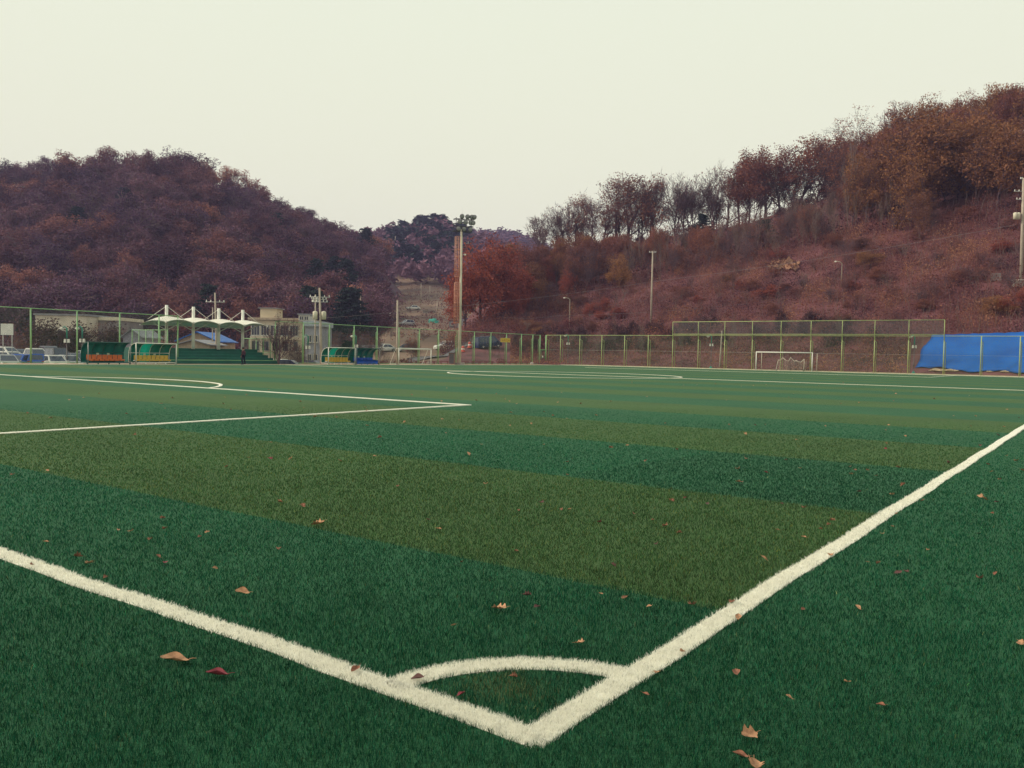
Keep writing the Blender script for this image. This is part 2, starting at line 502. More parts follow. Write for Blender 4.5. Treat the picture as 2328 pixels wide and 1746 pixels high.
for li, (nm, lb, pts) in enumerate(LINES[:5]):
    pts2 = [p for p in pts if np.hypot(p[0] - CAM[0], p[1] - CAM[1]) < 30]
    if len(pts2) < 2: continue
    dl = dist_to(pts2, bx_, by_) + edge_j < LW / 2
    if li == 0: dl |= (np.abs(bx_) < LW / 2) & (np.abs(by_) < LW / 2)
    which[dl & ~mask] = li; mask |= dl
bl_m = vcol_mat('turf_blade', trans=0.3, rough=0.55, spec=0.1)
wl_m = vcol_mat('line_blade', trans=0.45, rough=0.6, spec=0.2)
n = (~mask).sum(); x, y, d = bx_[~mask], by_[~mask], bd_[~mask]
yj = y + 0.06 * noise2(x * 0.6, y * 0.6, 3) + rng.normal(0, 0.025, n)
ol = (((yj - STR0) / (2 * STRP)) % 1.0 < 0.5) & (y > 0) & (x < 0)
c = np.where(ol[:, None], OLIVE, GREEN)
far_k = np.clip((d - 3.5) / 15.0, 0, 1)  # lighter colour painted in with distance, offsetting self-shadowing of the widened blades
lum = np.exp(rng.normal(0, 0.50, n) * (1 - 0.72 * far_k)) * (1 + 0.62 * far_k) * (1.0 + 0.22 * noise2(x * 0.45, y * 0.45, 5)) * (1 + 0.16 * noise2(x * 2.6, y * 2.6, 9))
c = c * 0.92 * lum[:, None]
c[(x > -3.9 + .12 * (y - 6)) & (y > STR0 + STRP) & (y < STR0 + 2 * STRP) & (x < 0)] *= 0.70      # a darker turf panel by the touch line
c[(x > -2.6) & (y >= STR0 + 2 * STRP) & (y < STR0 + 3 * STRP) & (x < 0)] *= 0.80
yel = rng.random(n)
c[yel < 0.10] = c[yel < 0.10] * np.array((3.2, 1.35, 0.9))
worn = (np.exp(-(((x + .42) / .22) ** 2 + ((y - .32) / .16) ** 2)) * .55 > rng.random(n)) | (rng.random(n) < 0.004)
c[worn] = np.array((0.13, 0.14, 0.06)) * lum[worn][:, None]
fade = np.clip((26.5 - d) / 17.0, 0.0, 1.0) ** 0.8
h = (0.020 + 0.008 * rng.random(n)) * (1 + 0.15 * noise2(x * 3, y * 3, 2)) * fade
w = 0.0018 * np.maximum(1, d / 3.0) ** 0.98
c = np.clip(c, 0, 0.6); lean_ = 0.005 + 0.016 * rng.random(n); nr = d < 5.5
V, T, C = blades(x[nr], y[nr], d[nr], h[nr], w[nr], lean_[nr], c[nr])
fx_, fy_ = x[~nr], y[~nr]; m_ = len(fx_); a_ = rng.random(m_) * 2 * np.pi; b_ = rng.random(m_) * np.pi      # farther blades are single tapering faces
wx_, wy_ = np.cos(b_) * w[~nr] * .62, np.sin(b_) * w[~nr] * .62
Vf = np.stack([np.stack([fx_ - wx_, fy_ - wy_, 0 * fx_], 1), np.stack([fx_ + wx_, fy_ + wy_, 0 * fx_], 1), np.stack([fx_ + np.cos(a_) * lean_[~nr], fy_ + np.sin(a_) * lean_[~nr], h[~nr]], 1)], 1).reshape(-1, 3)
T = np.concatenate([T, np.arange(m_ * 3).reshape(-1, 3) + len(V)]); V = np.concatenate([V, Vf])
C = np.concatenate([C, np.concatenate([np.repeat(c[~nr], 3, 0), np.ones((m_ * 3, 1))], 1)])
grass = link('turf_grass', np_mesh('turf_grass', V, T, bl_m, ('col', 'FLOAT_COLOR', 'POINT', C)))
tag(grass, 'short green artificial grass blades in the foreground', 'grass', kind='stuff')
for li, (nm, lb, pts) in enumerate(LINES):
    a, b = strip(pts, LW)
    def zl(p):      # beyond the modelled blades the pile of the line stands as one low ridge
        dc = math.hypot(p[0] - CAM[0], p[1] - CAM[1]); return 0.004 + 0.002 * (li % 2) + 0.020 * min(1, max(0, (dc - 10) / 14)) * (1 - .35 * min(1, max(0, (dc - 35) / 30)))
    mb = MB(); mb.grid([[(p[0], p[1], 0.001) for p in a], [(p[0], p[1], zl(p)) for p in a], [(p[0], p[1], zl(p)) for p in b], [(p[0], p[1], 0.001) for p in b]])
    o = mb.build(nm, line_m); tag(o, lb, None, kind='structure')
    s_ = which == li
    if s_.sum() > 50:
        xx, yy, dd = np.repeat(bx_[s_], 3), np.repeat(by_[s_], 3), np.repeat(bd_[s_], 3)
        k = len(xx); xx = xx + rng.normal(0, 0.005, k); yy = yy + rng.normal(0, 0.005, k)
        lum = 0.82 + 0.13 * rng.random(k)
        cc = np.stack([lum, lum * 0.97, lum * 0.86], 1); dirt = rng.random(k) < 0.05; cc[dirt] *= 0.55
        V, T, C = blades(xx, yy, dd, 0.019 + 0.009 * rng.random(k), 0.0021 * np.maximum(1, dd / 3.0) ** 0.9, 0.005 + 0.014 * rng.random(k), cc)
        q = link('blade', np_mesh(nm + '_blades', V, T, wl_m, ('col', 'FLOAT_COLOR', 'POINT', C)), o)
        q['kind'] = 'stuff'

# ---- hills: columns of (depth, height) control points round the valley
class Hill:
    def __init__(s, us, rows, amp=1.0, seed=0):
        s.us = np.array(us, float); s.D = np.array([[r[0] for r in c] for c in rows], float); s.Z = np.array([[r[1] for r in c] for c in rows], float)
        s.amp = amp; s.seed = seed
    def prof(s, u):
        k = s.D.shape[1]
        return np.array([np.interp(u, s.us, s.D[:, j]) for j in range(k)]), np.array([np.interp(u, s.us, s.Z[:, j]) for j in range(k)])
    def z(s, u, d):
        D, Z = s.prof(u)
        zz = float(np.interp(d, D, Z))
        fade = min(1.0, max(0.0, (d - D[0]) / 12.0))
        x, y = place(u, d)
        return zz + s.amp * fade * float(noise2(x * 0.05, y * 0.05, s.seed))
    def zs(s, U, Dd):
        """heights for arrays of columns and depths"""
        k = s.D.shape[1]
        A = np.stack([np.interp(U, s.us, s.D[:, j]) for j in range(k)]); B = np.stack([np.interp(U, s.us, s.Z[:, j]) for j in range(k)])
        zz = B[0].copy()
        for j in range(k - 1):
            t = np.clip((Dd - A[j]) / np.maximum(A[j + 1] - A[j], 1e-6), 0, 1); zz += t * (B[j + 1] - B[j])
        X, Y = place(U, Dd)
        return zz + s.amp * np.clip((Dd - A[0]) / 12.0, 0, 1) * noise2(X * 0.05, Y * 0.05, s.seed)
    def hit(s, u, v):
        D, Z = s.prof(u); prev = D[0]
        for d in np.linspace(D[0], D[-1], 240):
            if s.z(u, d) >= zat(u, v, d): return d
        return D[-1]
    def mesh(s, name, m, u0, u1, nu, nd):
        P = []
        for u in np.linspace(u0, u1, nu):
            D, Z = s.prof(u); row = []
            for t in np.linspace(0, 1, nd):
                d = D[0] + (D[-1] - D[0]) * t; x, y = place(u, d); row.append((x, y, s.z(u, d)))
            P.append(row)
        o = MB().grid(P).build(name, m, smooth=True); tag(o, kind='structure'); return o
def fence_d(u, Y=111.0, X=-73.6):
    r = ray(u, hv(u)); return min((Y - CAM[1]) / r[1] if r[1] > 0.02 else 1e9, (X - CAM[0]) / r[0] if r[0] < -0.02 else 1e9)
# right hillside: (column, lower tree line pixel, ridge pixel, extra depth of both)
RH = [(900, 850, 850, 45, 90), (990, 812, 806, 45, 90), (1040, 765, 752, 45, 85), (1080, 742, 700, 42, 80), (1150, 725, 630, 44, 82), (1215, 705, 575, 46, 82), (1330, 668, 556, 46, 84), (1440, 645, 546, 46, 86), (1600, 607, 525, 48, 88),
      (1700, 592, 510, 47, 88), (1850, 560, 462, 45, 84), (2000, 535, 395, 42, 80), (2200, 503, 335, 40, 74), (2328, 487, 322, 38, 72), (2700, 455, 300, 36, 70), (3300, 440, 300, 36, 70)]
rows = []
for u, v1, v2, e1, e2 in RH:
    d0 = fence_d(u) + 0.3; d1, d2 = d0 + e1, d0 + e2
    z1, z2 = zat(u, v1, d1), zat(u, v2, d2)
    rows.append([(d0, -0.05), (d0 + 5, 0.10 * z1), (d0 + 0.45 * e1, 0.42 * z1), (d1, z1), ((d1 + d2) / 2, (z1 + z2) / 2), (d2, z2), (d2 + 22, z2 - 1.5), (d2 + 90, z2 - 22)])
rhill = Hill([r[0] for r in RH], rows, 0.8, 1)
LHc = [(-900, 430), (-300, 420), (0, 424), (90, 434), (180, 418), (280, 412), (370, 408), (500, 442), (620, 497), (740, 548), (850, 600), (930, 690), (1010, 765)]
rows = []
for u, v in LHc:
    z2 = zat(u, v, 350); rows.append([(176, -1.0), (196, min(2.0, z2)), (235, max(0.20 * z2, 1.0)), (300, 0.68 * z2), (350, z2), (375, z2 - 3), (470, z2 * .6)])
lhill = Hill([c[0] for c in LHc], rows, 2.2, 4)
VHc = [(560, 640, 796), (740, 560, 796), (820, 556, 785), (870, 552, 690), (900, 548, 655), (960, 530, 655), (1000, 530, 655), (1060, 552, 672), (1110, 566, 690), (1190, 600, 740), (1300, 690, 790)]
rows = []
for u, v, vm in VHc:
    z3 = zat(u, v, 560); z2 = zat(u, vm, 380); d0 = 117.5; k = min(1, max(0, (u - 790) / 70)) * min(1, max(0, (1190 - u) / 90)); z2 = max(z2, 0.0) * min(1, max(0.15, (1260 - u) / 140))
    rows.append([(d0, -0.4 - 0.8 * (1 - k)), (d0 + 14, 2.0 * k - 1.2), (d0 + 40, 3.2 * k - 1.2), (240, 0.34 * z2), (310, 0.70 * z2), (380, z2), (560, z3), (600, z3 - 6), (720, z3 * .7)])
vhill = Hill([c[0] for c in VHc], rows, 1.0, 7)
FHc = [(850, 600), (1000, 560), (1060, 549), (1120, 546), (1170, 550), (1200, 560), (1240, 580), (1320, 610)]
rows = []
for u, v in FHc:
    z2 = zat(u, v, 900); rows.append([(600, 10), (760, z2 * .6), (900, z2), (960, z2 - 8), (1200, z2 * .5)])
fhill = Hill([c[0] for c in FHc], rows, 3.0, 9)

slope_m = mat('leaf_litter_slope', (0.145, 0.052, 0.056), 0.95, 0.35, 0.22, bump=0.5)
wood_floor = mat('wood_floor', (0.075, 0.036, 0.046), 0.95, 0.3, 0.1, bump=0.4)
field_m = mat('dry_field', (0.20, 0.125, 0.085), 0.95, 0.4, 0.03, bump=0.4)
rhill.mesh('right_hill', slope_m, 960, 3300, 150, 60)
lhill.mesh('left_hill', wood_floor, -900, 1010, 90, 50)
vhill.mesh('valley_hill', field_m, 560, 1300, 70, 70)
fhill.mesh('far_hill', wood_floor, 850, 1320, 40, 30)

# ================================================================== VEGETATION
bark_d = mat('bark_dark', (0.12, 0.072, 0.084), 0.95, 0.25, 3.0, bump=0.3)
bark_g = mat('bark_grey', (0.17, 0.115, 0.10), 0.95, 0.25, 3.0, bump=0.3)
oak_m = leaf_mat('leaves_oak', [(0.0, (0.062, 0.027, 0.038)), (0.35, (0.175, 0.073, 0.052)), (0.7, (0.330, 0.150, 0.062)), (1.0, (0.48, 0.26, 0.10))], 0.25, objvar=0.45)
wood_m = leaf_mat('leaves_wood', [(0.0, (0.034, 0.019, 0.044)), (0.35, (0.120, 0.053, 0.073)), (0.68, (0.270, 0.112, 0.095)), (1.0, (0.520, 0.224, 0.115))], 0.10, objvar=0.55)
greywood_m = leaf_mat('leaves_greywood', [(0.0, (0.040, 0.021, 0.051)), (0.4, (0.125, 0.063, 0.105)), (0.75, (0.225, 0.109, 0.136)), (1.0, (0.360, 0.180, 0.176))], 0.10, objvar=0.5)
russet_m = leaf_mat('leaves_russet', [(0.0, (0.085, 0.032, 0.046)), (0.5, (0.240, 0.088, 0.064)), (1.0, (0.44, 0.18, 0.085))], 0.25, objvar=0.3)
orange_m = leaf_mat('leaves_orange', [(0.0, (0.160, 0.040, 0.041)), (0.5, (0.340, 0.088, 0.059)), (1.0, (0.480, 0.150, 0.088))], 0.25, objvar=0.2)
pine_m = leaf_mat('needles_pine', [(0.0, (0.010, 0.018, 0.024)), (0.5, (0.022, 0.040, 0.036)), (1.0, (0.050, 0.075, 0.045))], 0.1, objvar=0.2)
brush_m = leaf_mat('brush_leaves', [(0.0, (0.045, 0.019, 0.036)), (0.3, (0.130, 0.047, 0.058)), (0.65, (0.260, 0.098, 0.076)), (1.0, (0.43, 0.215, 0.125))], 0.25)

def leaf_quads(P, size, rs, tint, flat=0.0):
    """small leaf faces (bent diamond quads) round the points P"""
    n = len(P)
    a = rs.normal(size=(n, 3)); a[:, 2] *= (1 - flat); a /= np.linalg.norm(a, axis=1)[:, None]
    b = rs.normal(size=(n, 3)); b[:, 2] *= (1 - flat); b -= a * (a * b).sum(1)[:, None]; b /= np.linalg.norm(b, axis=1)[:, None]
    s = size * (0.6 + 0.8 * rs.random(n))[:, None]
    V = np.stack([P - a * s, P + b * s * 0.55, P + a * s, P - b * s * 0.55], 1).reshape(-1, 3)
    Q = np.arange(n * 4).reshape(n, 4)
    return V, Q, tint

def grow(seed, H, levels, kids, fork=0.30, ang=(22, 50), ratio=0.66, up=0.25, wob=0.12, r0=None, rmin=0.02, lean=0.0):
    """recursive tapered limbs; returns tube mesh builder and the twig ends / twig points"""
    rr = random.Random(seed); mb = MB(); tips = []; mids = []
    r0 = r0 or H * 0.016
    def limb(p, d, L, r, lv):
        segs = 4 if lv == 0 else (3 if lv == 1 else 2)
        pts = [p]; rads = [r]; q = p; dd = d
        for i in range(segs):
            dd = (dd + Vector((rr.gauss(0, wob), rr.gauss(0, wob), rr.gauss(0, wob) + up * 0.12))).normalized()
            q = q + dd * (L / segs); pts.append(q); rads.append(max(rmin, r * (1 - 0.5 * (i + 1) / segs)))
        mb.tube(pts, rads, 6 if lv == 0 else (5 if lv == 1 else 3), cap=False)
        if lv >= levels - 1: mids.extend(pts[1:])
        if lv == levels:
            tips.append(q); return
        k = kids[lv] if lv < len(kids) else kids[-1]
        ph = rr.random() * 6.28
        for i in range(k):
            t = (fork if lv == 0 else 0.3) + (1 - (fork if lv == 0 else 0.3)) * (i + 0.6 + 0.4 * rr.random()) / k
            t = min(t, 1.0); x = t * segs; j = min(int(x), segs - 1); P = pts[j].lerp(pts[j + 1], x - j)
            a = math.radians(rr.uniform(*ang)) * (0.35 if i == k - 1 else 1.0); az = ph + i * 2.4 + rr.gauss(0, 0.3)
            o = dd.orthogonal().normalized(); o2 = dd.cross(o)
            nd = (dd * math.cos(a) + (o * math.cos(az) + o2 * math.sin(az)) * math.sin(a) + Vector((0, 0, up * 0.3))).normalized()
            limb(P, nd, L * ratio * rr.uniform(0.75, 1.15), max(rmin, rads[j] * 0.62), lv + 1)
    limb(Vector((0, 0, -0.4)), Vector((lean, lean * .5, 1)).normalized(), H * 0.52, r0, 0)
    return mb, np.array([tuple(t) for t in tips]), np.array([tuple(t) for t in mids])

def fit_height(mb, pts_list, H):
    top = max(v[2] for v in mb.v); k = H / top
    mb.v = [(x * k, y * k, z * k if z > 0 else z) for x, y, z in mb.v]
    return [p * k for p in pts_list]

def tree_variant(seed, kind):
    rs = np.random.default_rng(seed)
    if kind == 'bare':
        mb, tips, mids = grow(seed, 10, 5, [7, 5, 4, 4, 3], 0.16, (18, 52), 0.62, 0.35, 0.13, 0.17, 0.014)
        tips, mids = fit_height(mb, [tips, mids], 10); P = tips[rs.random(len(tips)) < 0.04]; size, per, sp, m, bk = 0.13, 2, 0.3, russet_m, bark_d
    elif kind == 'half':
        mb, tips, mids = grow(seed, 10, 5, [6, 4, 4, 3, 2], 0.16, (22, 56), 0.64, 0.28, 0.15, 0.20, 0.016)
        tips, mids = fit_height(mb, [tips, mids], 10)
        dens = noise2(tips[:, 0] * .7, tips[:, 2] * .7, seed) * 0.45 + 0.26
        P = tips[rs.random(len(tips)) < dens]; size, per, sp, m, bk = 0.115, 10, 0.36, russet_m, bark_d
    elif kind == 'oak':
        mb, tips, mids = grow(seed, 10, 4, [6, 5, 4, 3], 0.22, (35, 72), 0.64, 0.12, 0.15, 0.22, 0.03)
        tips, mids = fit_height(mb, [tips, mids], 10); P = tips; size, per, sp, m, bk = 0.15, 25, 0.52, oak_m, bark_d
    elif kind == 'orange':
        mb, tips, mids = grow(seed, 10, 4, [6, 5, 4, 3], 0.20, (30, 65), 0.64, 0.15, 0.15, 0.22, 0.03)
        tips, mids = fit_height(mb, [tips, mids], 10); P = tips; size, per, sp, m, bk = 0.14, 22, 0.48, orange_m, bark_d
    elif kind == 'red':
        mb, tips, mids = grow(seed, 10, 4, [6, 5, 4, 3], 0.25, (25, 58), 0.64, 0.2, 0.15, 0.2, 0.03)
        tips, mids = fit_height(mb, [tips, mids], 10); P = tips; size, per, sp, m, bk = 0.13, 21, 0.45, russet_m, bark_d
    elif kind == 'wood':
        mb, tips, mids = grow(seed, 10, 4, [6, 5, 4, 2], 0.25, (25, 62), 0.64, 0.2, 0.13, 0.2, 0.045)
        tips, mids = fit_height(mb, [tips, mids], 9.4); P = tips[rs.random(len(tips)) < 0.85]; size, per, sp, m, bk = 0.19, 22, 0.50, wood_m, bark_g
    elif kind == 'grey':
        mb, tips, mids = grow(seed, 10, 4, [6, 5, 4, 2], 0.25, (22, 58), 0.64, 0.25, 0.13, 0.2, 0.05)
        tips, mids = fit_height(mb, [tips, mids], 9.8); P = tips[rs.random(len(tips)) < 0.75]; size, per, sp, m, bk = 0.17, 17, 0.52, greywood_m, bark_g
    elif kind == 'shrub':
        mb, tips, mids = grow(seed, 10, 4, [6, 5, 4, 3], 0.15, (30, 65), 0.66, 0.15, 0.15, 0.22, 0.03)
        tips, mids = fit_height(mb, [tips, mids], 10); P = tips; size, per, sp, m, bk = 0.26, 8, 0.6, shrub_m, bark_d
    elif kind == 'pine':
        mb = MB(); mb.tube([(0, 0, -.4), (.1, 0, 4), (0, .1, 7), (0, 0, 10)], [.22, .17, .1, .03], 6, False)
        P = []; rr = random.Random(seed)
        for i in range(46):
            z = 2.4 + 7.4 * (i / 46) ** 0.9; L = (3.4 * (1 - ((z - 2.4) / 8.2)) + 0.5) * rr.uniform(.7, 1.15); a = i * 2.4 + rr.gauss(0, .3)
            e = Vector((math.cos(a) * L, math.sin(a) * L, z + 0.10 * L - .1)); s = Vector((0, 0, z))
            mb.tube([s, s.lerp(e, .5) + Vector((0, 0, -.06)), e], [.05, .04, .02], 3, False)
            for t in np.linspace(.3, 1, 7): P.append(tuple(s.lerp(e, t)))
        P = np.array(P); size, per, sp, m, bk = 0.20, 14, 0.38, pine_m, bark_d
    elif kind == 'sapling':
        mb, tips, mids = grow(seed, 10, 4, [6, 4, 3, 3], 0.12, (14, 34), 0.60, 0.55, 0.07, 0.10, 0.018)
        tips, mids = fit_height(mb, [tips, mids], 10); P = tips[rs.random(len(tips)) < 0.06]; size, per, sp, m, bk = 0.14, 2, 0.3, russet_m, bark_g
    P = np.repeat(P, per, 0); off = np.clip(rs.normal(0, 1, P.shape), -1.5, 1.5) * sp; off[:, 2] *= 0.62 if kind in ('oak', 'orange', 'wood', 'grey') else 0.8
    P = P + off
    if kind == 'pine': P[:, 2] = P[:, 2] - off[:, 2] * 0.6
    tint = np.clip(0.5 + 0.20 * noise2(P[:, 0] * 1.1 + seed, P[:, 2] * 1.1 + P[:, 1], seed) + rs.normal(0, 0.16, len(P)), 0, 1)
    V, Q, t = leaf_quads(P, size, rs, tint, 0.25)
    crown = np_mesh(kind + '_crown', V, Q, m, ('tint', 'FLOAT', 'FACE', t))
    me = bpy.data.meshes.new(kind + '_trunk'); me.from_pydata(mb.v, [], mb.f); me.update(); me.materials.append(bk)
    return me, crown
shrub_m = leaf_mat('leaves_shrub', [(0.0, (0.026, 0.015, 0.030)), (0.5, (0.078, 0.040, 0.050)), (1.0, (0.17, 0.085, 0.065))], 0.2)
NVAR = {'shrub': 2, 'grey': 4, 'bare': 5, 'half': 4, 'oak': 3, 'orange': 2, 'red': 3, 'wood': 5, 'pine': 2, 'sapling': 3}
VAR = {k: [tree_variant(100 + 13 * i + 7 * len(k), k) for i in range(n)] for k, n in NVAR.items()}
TNAME = {'shrub': 'shrub', 'grey': 'greyish_tree', 'bare': 'bare_tree', 'half': 'thinning_tree', 'oak': 'oak_tree', 'orange': 'orange_tree', 'red': 'russet_tree', 'wood': 'woodland_tree', 'pine': 'pine_tree', 'sapling': 'sapling'}
def tree(kind, x, y, z, H, wide, label, group=None, var=None, rz=None):
    o = thing(TNAME[kind], label, 'tree', (x, y, z), R.random() * 6.28 if rz is None else rz, group)
    k = H / 10.0; o.scale = (k * wide, k * wide, k)
    tm, cm = VAR[kind][R.randrange(NVAR[kind]) if var is None else var % NVAR[kind]]
    link('trunk', tm, o); link('crown', cm, o)
    return o

# ---- right hill: trees of the skyline (column, top pixel, depth behind the fence, kind, width factor, label)
SKYL = [
    (1228, 476, 86, 'bare', 1.25, 'bare spreading tree at the low left end of the right ridge'),
    (1262, 458, 86, 'bare', 1.15, 'bare fan shaped tree, second from the left on the right ridge'),
    (1306, 448, 86, 'half', 0.95, 'thin crowned reddish tree left of the large ridge tree'),
    (1372, 425, 88, 'half', 1.05, 'reddish tree leaning against the large ridge tree'),
    (1425, 396, 88, 'half', 1.35, 'large round reddish brown tree on the ridge with sky between its limbs'),
    (1482, 398, 88, 'bare', 0.65, 'slender bare tree right of the large round ridge tree'),
    (1531, 386, 90, 'bare', 0.85, 'tall bare tree with dense purplish twigs above the tall roadside pole'),
    (1572, 402, 90, 'bare', 0.70, 'narrow bare tree between two taller bare ridge trees'),
    (1621, 362, 90, 'bare', 0.90, 'tallest bare forked tree in the middle of the ridge'),
    (1678, 377, 90, 'half', 0.85, 'purplish brown thin tree on the ridge left of the red tree'),
    (1736, 358, 88, 'red', 1.15, 'red leaved round tree on the ridge, left of the two red ones'),
    (1803, 326, 88, 'red', 1.15, 'red leaved round tree on the ridge, right of the two red ones'),
    (1880, 318, 86, 'half', 1.10, 'thin crowned tree right of the red leaved ridge trees'),
    (1970, 264, 84, 'half', 1.15, 'tall twiggy tree where the ridge steps up'),
    (2023, 246, 82, 'half', 0.95, 'tall twiggy tree left of the big oaks on the ridge'),
    (2068, 242, 80, 'half', 0.95, 'twiggy brown tree above the big front oak'),
    (2121, 236, 78, 'half', 0.95, 'brown thin crowned tree between oak and red treetop'),
    (2194, 224, 76, 'red', 0.90, 'russet treetop left of the highest crown'),
    (2243, 208, 75, 'red', 0.90, 'highest russet crown on the right ridge'),
    (2299, 222, 74, 'red', 0.85, 'russet crown right of the highest treetop'),
    (1925, 300, 84, 'half', 1.0, 'thin crowned tree just right of the very tall thin trunk'),
    (1845, 334, 87, 'half', 1.1, 'thin crowned tree close behind the right red ridge tree'),
    (1770, 348, 89, 'red', 1.05, 'red leaved tree between the two red ridge trees'),
    (1700, 366, 89, 'red', 0.85, 'narrow red tree left of the red ridge trees'),
    (1650, 366, 90, 'half', 1.0, 'twiggy reddish tree right of the tallest bare forked tree'),
    (1553, 390, 91, 'bare', 1.0, 'bare tree leaning beside the tall purplish one'),
    (1458, 400, 90, 'half', 0.9, 'reddish tree touching the large round ridge tree on its right'),
    (1342, 432, 88, 'half', 1.1, 'reddish thin tree halfway up the left ridge'),
    (1285, 450, 87, 'bare', 1.2, 'wide bare tree, third from the left on the right ridge'),
    (1398, 402, 90, 'half', 1.1, 'reddish tree touching the large round ridge tree on its left'),
    (2345, 262, 73, 'red', 0.95, 'russet crown cut by the right picture edge'),
]
def up_tree(u, vtop, d, kind, wide, label, group=None, base=None):
    u = u - ROLL * (hv(u) - vtop) * 0.7
    x, y = place(u, d); zb = rhill.z(u, d) - 0.3
    H = max(3.0, zat(u, vtop, d) - zb)
    return tree(kind, x, y, zb, H, wide, label, group)
for i, (u, vt, e, k, w_, lb) in enumerate(SKYL): up_tree(u, vt, fence_d(u) + e, k, w_, lb)
FRONT = [
    (1092, 556, 48, 'orange', 0.95, 'orange leaved oak at the left foot of the right hill'),
    (1142, 545, 50, 'orange', 1.0, 'tall orange leaved oak behind the yellow notice'),
    (1060, 600, 44, 'orange', 0.8, 'low orange tree left of the orange oaks, behind the floodlight mast'),
    (1205, 560, 60, 'red', 0.9, 'russet oak right of the orange oaks'),
    (1250, 600, 54, 'orange', 0.7, 'small bright orange tree below the bare ridge trees'),
    (1280, 540, 64, 'oak', 0.85, 'brown oak below the left bare trees'),
    (1344, 540, 62, 'oak', 0.9, 'golden brown oak below the large round ridge tree'),
    (1165, 640, 40, 'orange', 0.7, 'orange bushy tree low on the slope above the parked dark van'),
    (1400, 560, 66, 'red', 0.8, 'russet tree under the large round ridge tree'),
    (1594, 488, 78, 'pine', 1.3, 'dark green pine on the ridge under the bare trees'),
    (1732, 500, 56, 'pine', 1.5, 'low dark green pine at the edge of the wood'),
    (1922, 292, 50, 'sapling', 0.55, 'very tall thin bare trunk standing in front of the wood'),
    (2060, 286, 52, 'oak', 1.05, 'broad olive brown oak with foliage in layers'),
    (2110, 300, 58, 'oak', 1.0, 'olive brown oak behind the layered one'),
    (2190, 262, 50, 'oak', 1.1, 'broad brown oak with a bare reddish lower trunk'),
    (2245, 276, 56, 'oak', 1.0, 'brown oak between trunk and picture edge'),
    (2105, 440, 38, 'oak', 0.6, 'small golden oak hanging over the open slope'),
    (2312, 280, 52, 'oak', 1.0, 'brown oak above the transformer pole'),
    (2395, 270, 52, 'oak', 1.1, 'brown oak right of the transformer pole'),
]
for u, vt, e, k, w_, lb in FRONT: up_tree(u, vt, fence_d(u) + e, k, w_, lb)
# fillers in the wood on the right hill
GR = 'trees of the wood on the right hill'
for i in range(250):
    u = 1110 + 1390 * (i + R.random()) / 170 if i < 170 else R.uniform(1180, 2000)
    D, Z = rhill.prof(u)
    t = R.random() ** 0.8
    mid = 1170 < u < 1900
    d = D[3] - (5 if mid else -2) + ((D[5] - D[3]) * (0.85 if mid else 1.0) + (0 if mid else 4)) * t
    pos = 'above the goal netting' if 1500 < u < 2000 else ('above the goal end fence' if u <= 1500 else 'above the blue tarpaulin')
    if u > 1950: k = R.choice(['oak', 'red', 'half', 'half', 'bare', 'oak'])
    elif u < 1420: k = R.choice(['half', 'red', 'bare', 'orange', 'oak', 'half'])
    else: k = R.choice(['bare', 'bare', 'half', 'sapling', 'sapling', 'half', 'red'])
    H = max(2.5, min(R.uniform(6, 11), zat(u, np.interp(u, [q[0] for q in RH], [q[2] for q in RH]) - R.uniform(-12, 26), d) - rhill.z(u, d))) if mid else R.uniform(6.5, 10.5) + (2.5 if u > 1900 else 0)
    x, y = place(u, d)
    lab = {'oak': 'brown oak', 'red': 'russet tree', 'half': 'half bare tree', 'bare': 'bare grey tree', 'orange': 'orange tree', 'sapling': 'slim bare pole tree'}[k] + ' of the right hill wood'
    lab += ', ' + ('front row, ' if t < .35 else ('middle, ' if t < .7 else 'top row, ')) + pos
    tree(k, x, y, rhill.z(u, d) - .3, H, R.uniform(0.7, 1.0), lab, lab)
for i in range(34):
    u = 1205 + 780 * (i + R.random()) / 34; D, Z = rhill.prof(u); d = D[5] + R.uniform(-3, 8); x, y = place(u, d)
    v_sky = np.interp(u, [q[0] for q in SKYL], [q[1] for q in SKYL]); zb = rhill.z(u, d) - .3
    H = max(4, (zat(u, v_sky, d) - zb) * R.uniform(.62, .92)); k = R.choice(['bare', 'bare', 'half', 'sapling'])
    lb = {'bare': 'bare tree of the thin row', 'half': 'half bare tree of the thin row', 'sapling': 'slim bare sapling of the thin row'}[k] + (' along the ridge left of the lone pale pole' if u < 1478 else (' along the ridge above the goal netting' if u < 1750 else ' along the ridge where it steps up'))
    tree(k, x, y, zb, H, R.uniform(.7, 1.05), lb, lb)
# understorey along the ridge and slim trunks at the wood edge
for i in range(44):
    u = R.uniform(1190, 1960); D, Z = rhill.prof(u); d = D[5] - R.uniform(0, 7); x, y = place(u, d); k = R.choice(['half', 'red', 'shrub', 'half'])
    seg = 'left of the lone pale pole' if u < 1478 else ('above the goal netting' if u < 1750 else 'where the ridge steps up')
    lb = {'half': 'low half bare tree', 'red': 'low russet tree', 'shrub': 'dark low shrub'}[k] + ' under the ridge trees, ' + seg
    tree(k, x, y, rhill.z(u, d) - .3, R.uniform(2.0, 4.2), R.uniform(1.0, 1.6), lb, lb)
for i in range(58):
    u = R.uniform(1470, 2060); D, Z = rhill.prof(u); d = D[3] + R.uniform(-1, 16); x, y = place(u, d)
    lb = 'slim upright trunk at the wood edge ' + ('left of the green pine' if u < 1730 else ('right of the green pine' if u < 1900 else 'below the layered oak'))
    tree('sapling', x, y, rhill.z(u, d) - .3, R.uniform(5.5, 10), R.uniform(.4, .6), lb, lb)
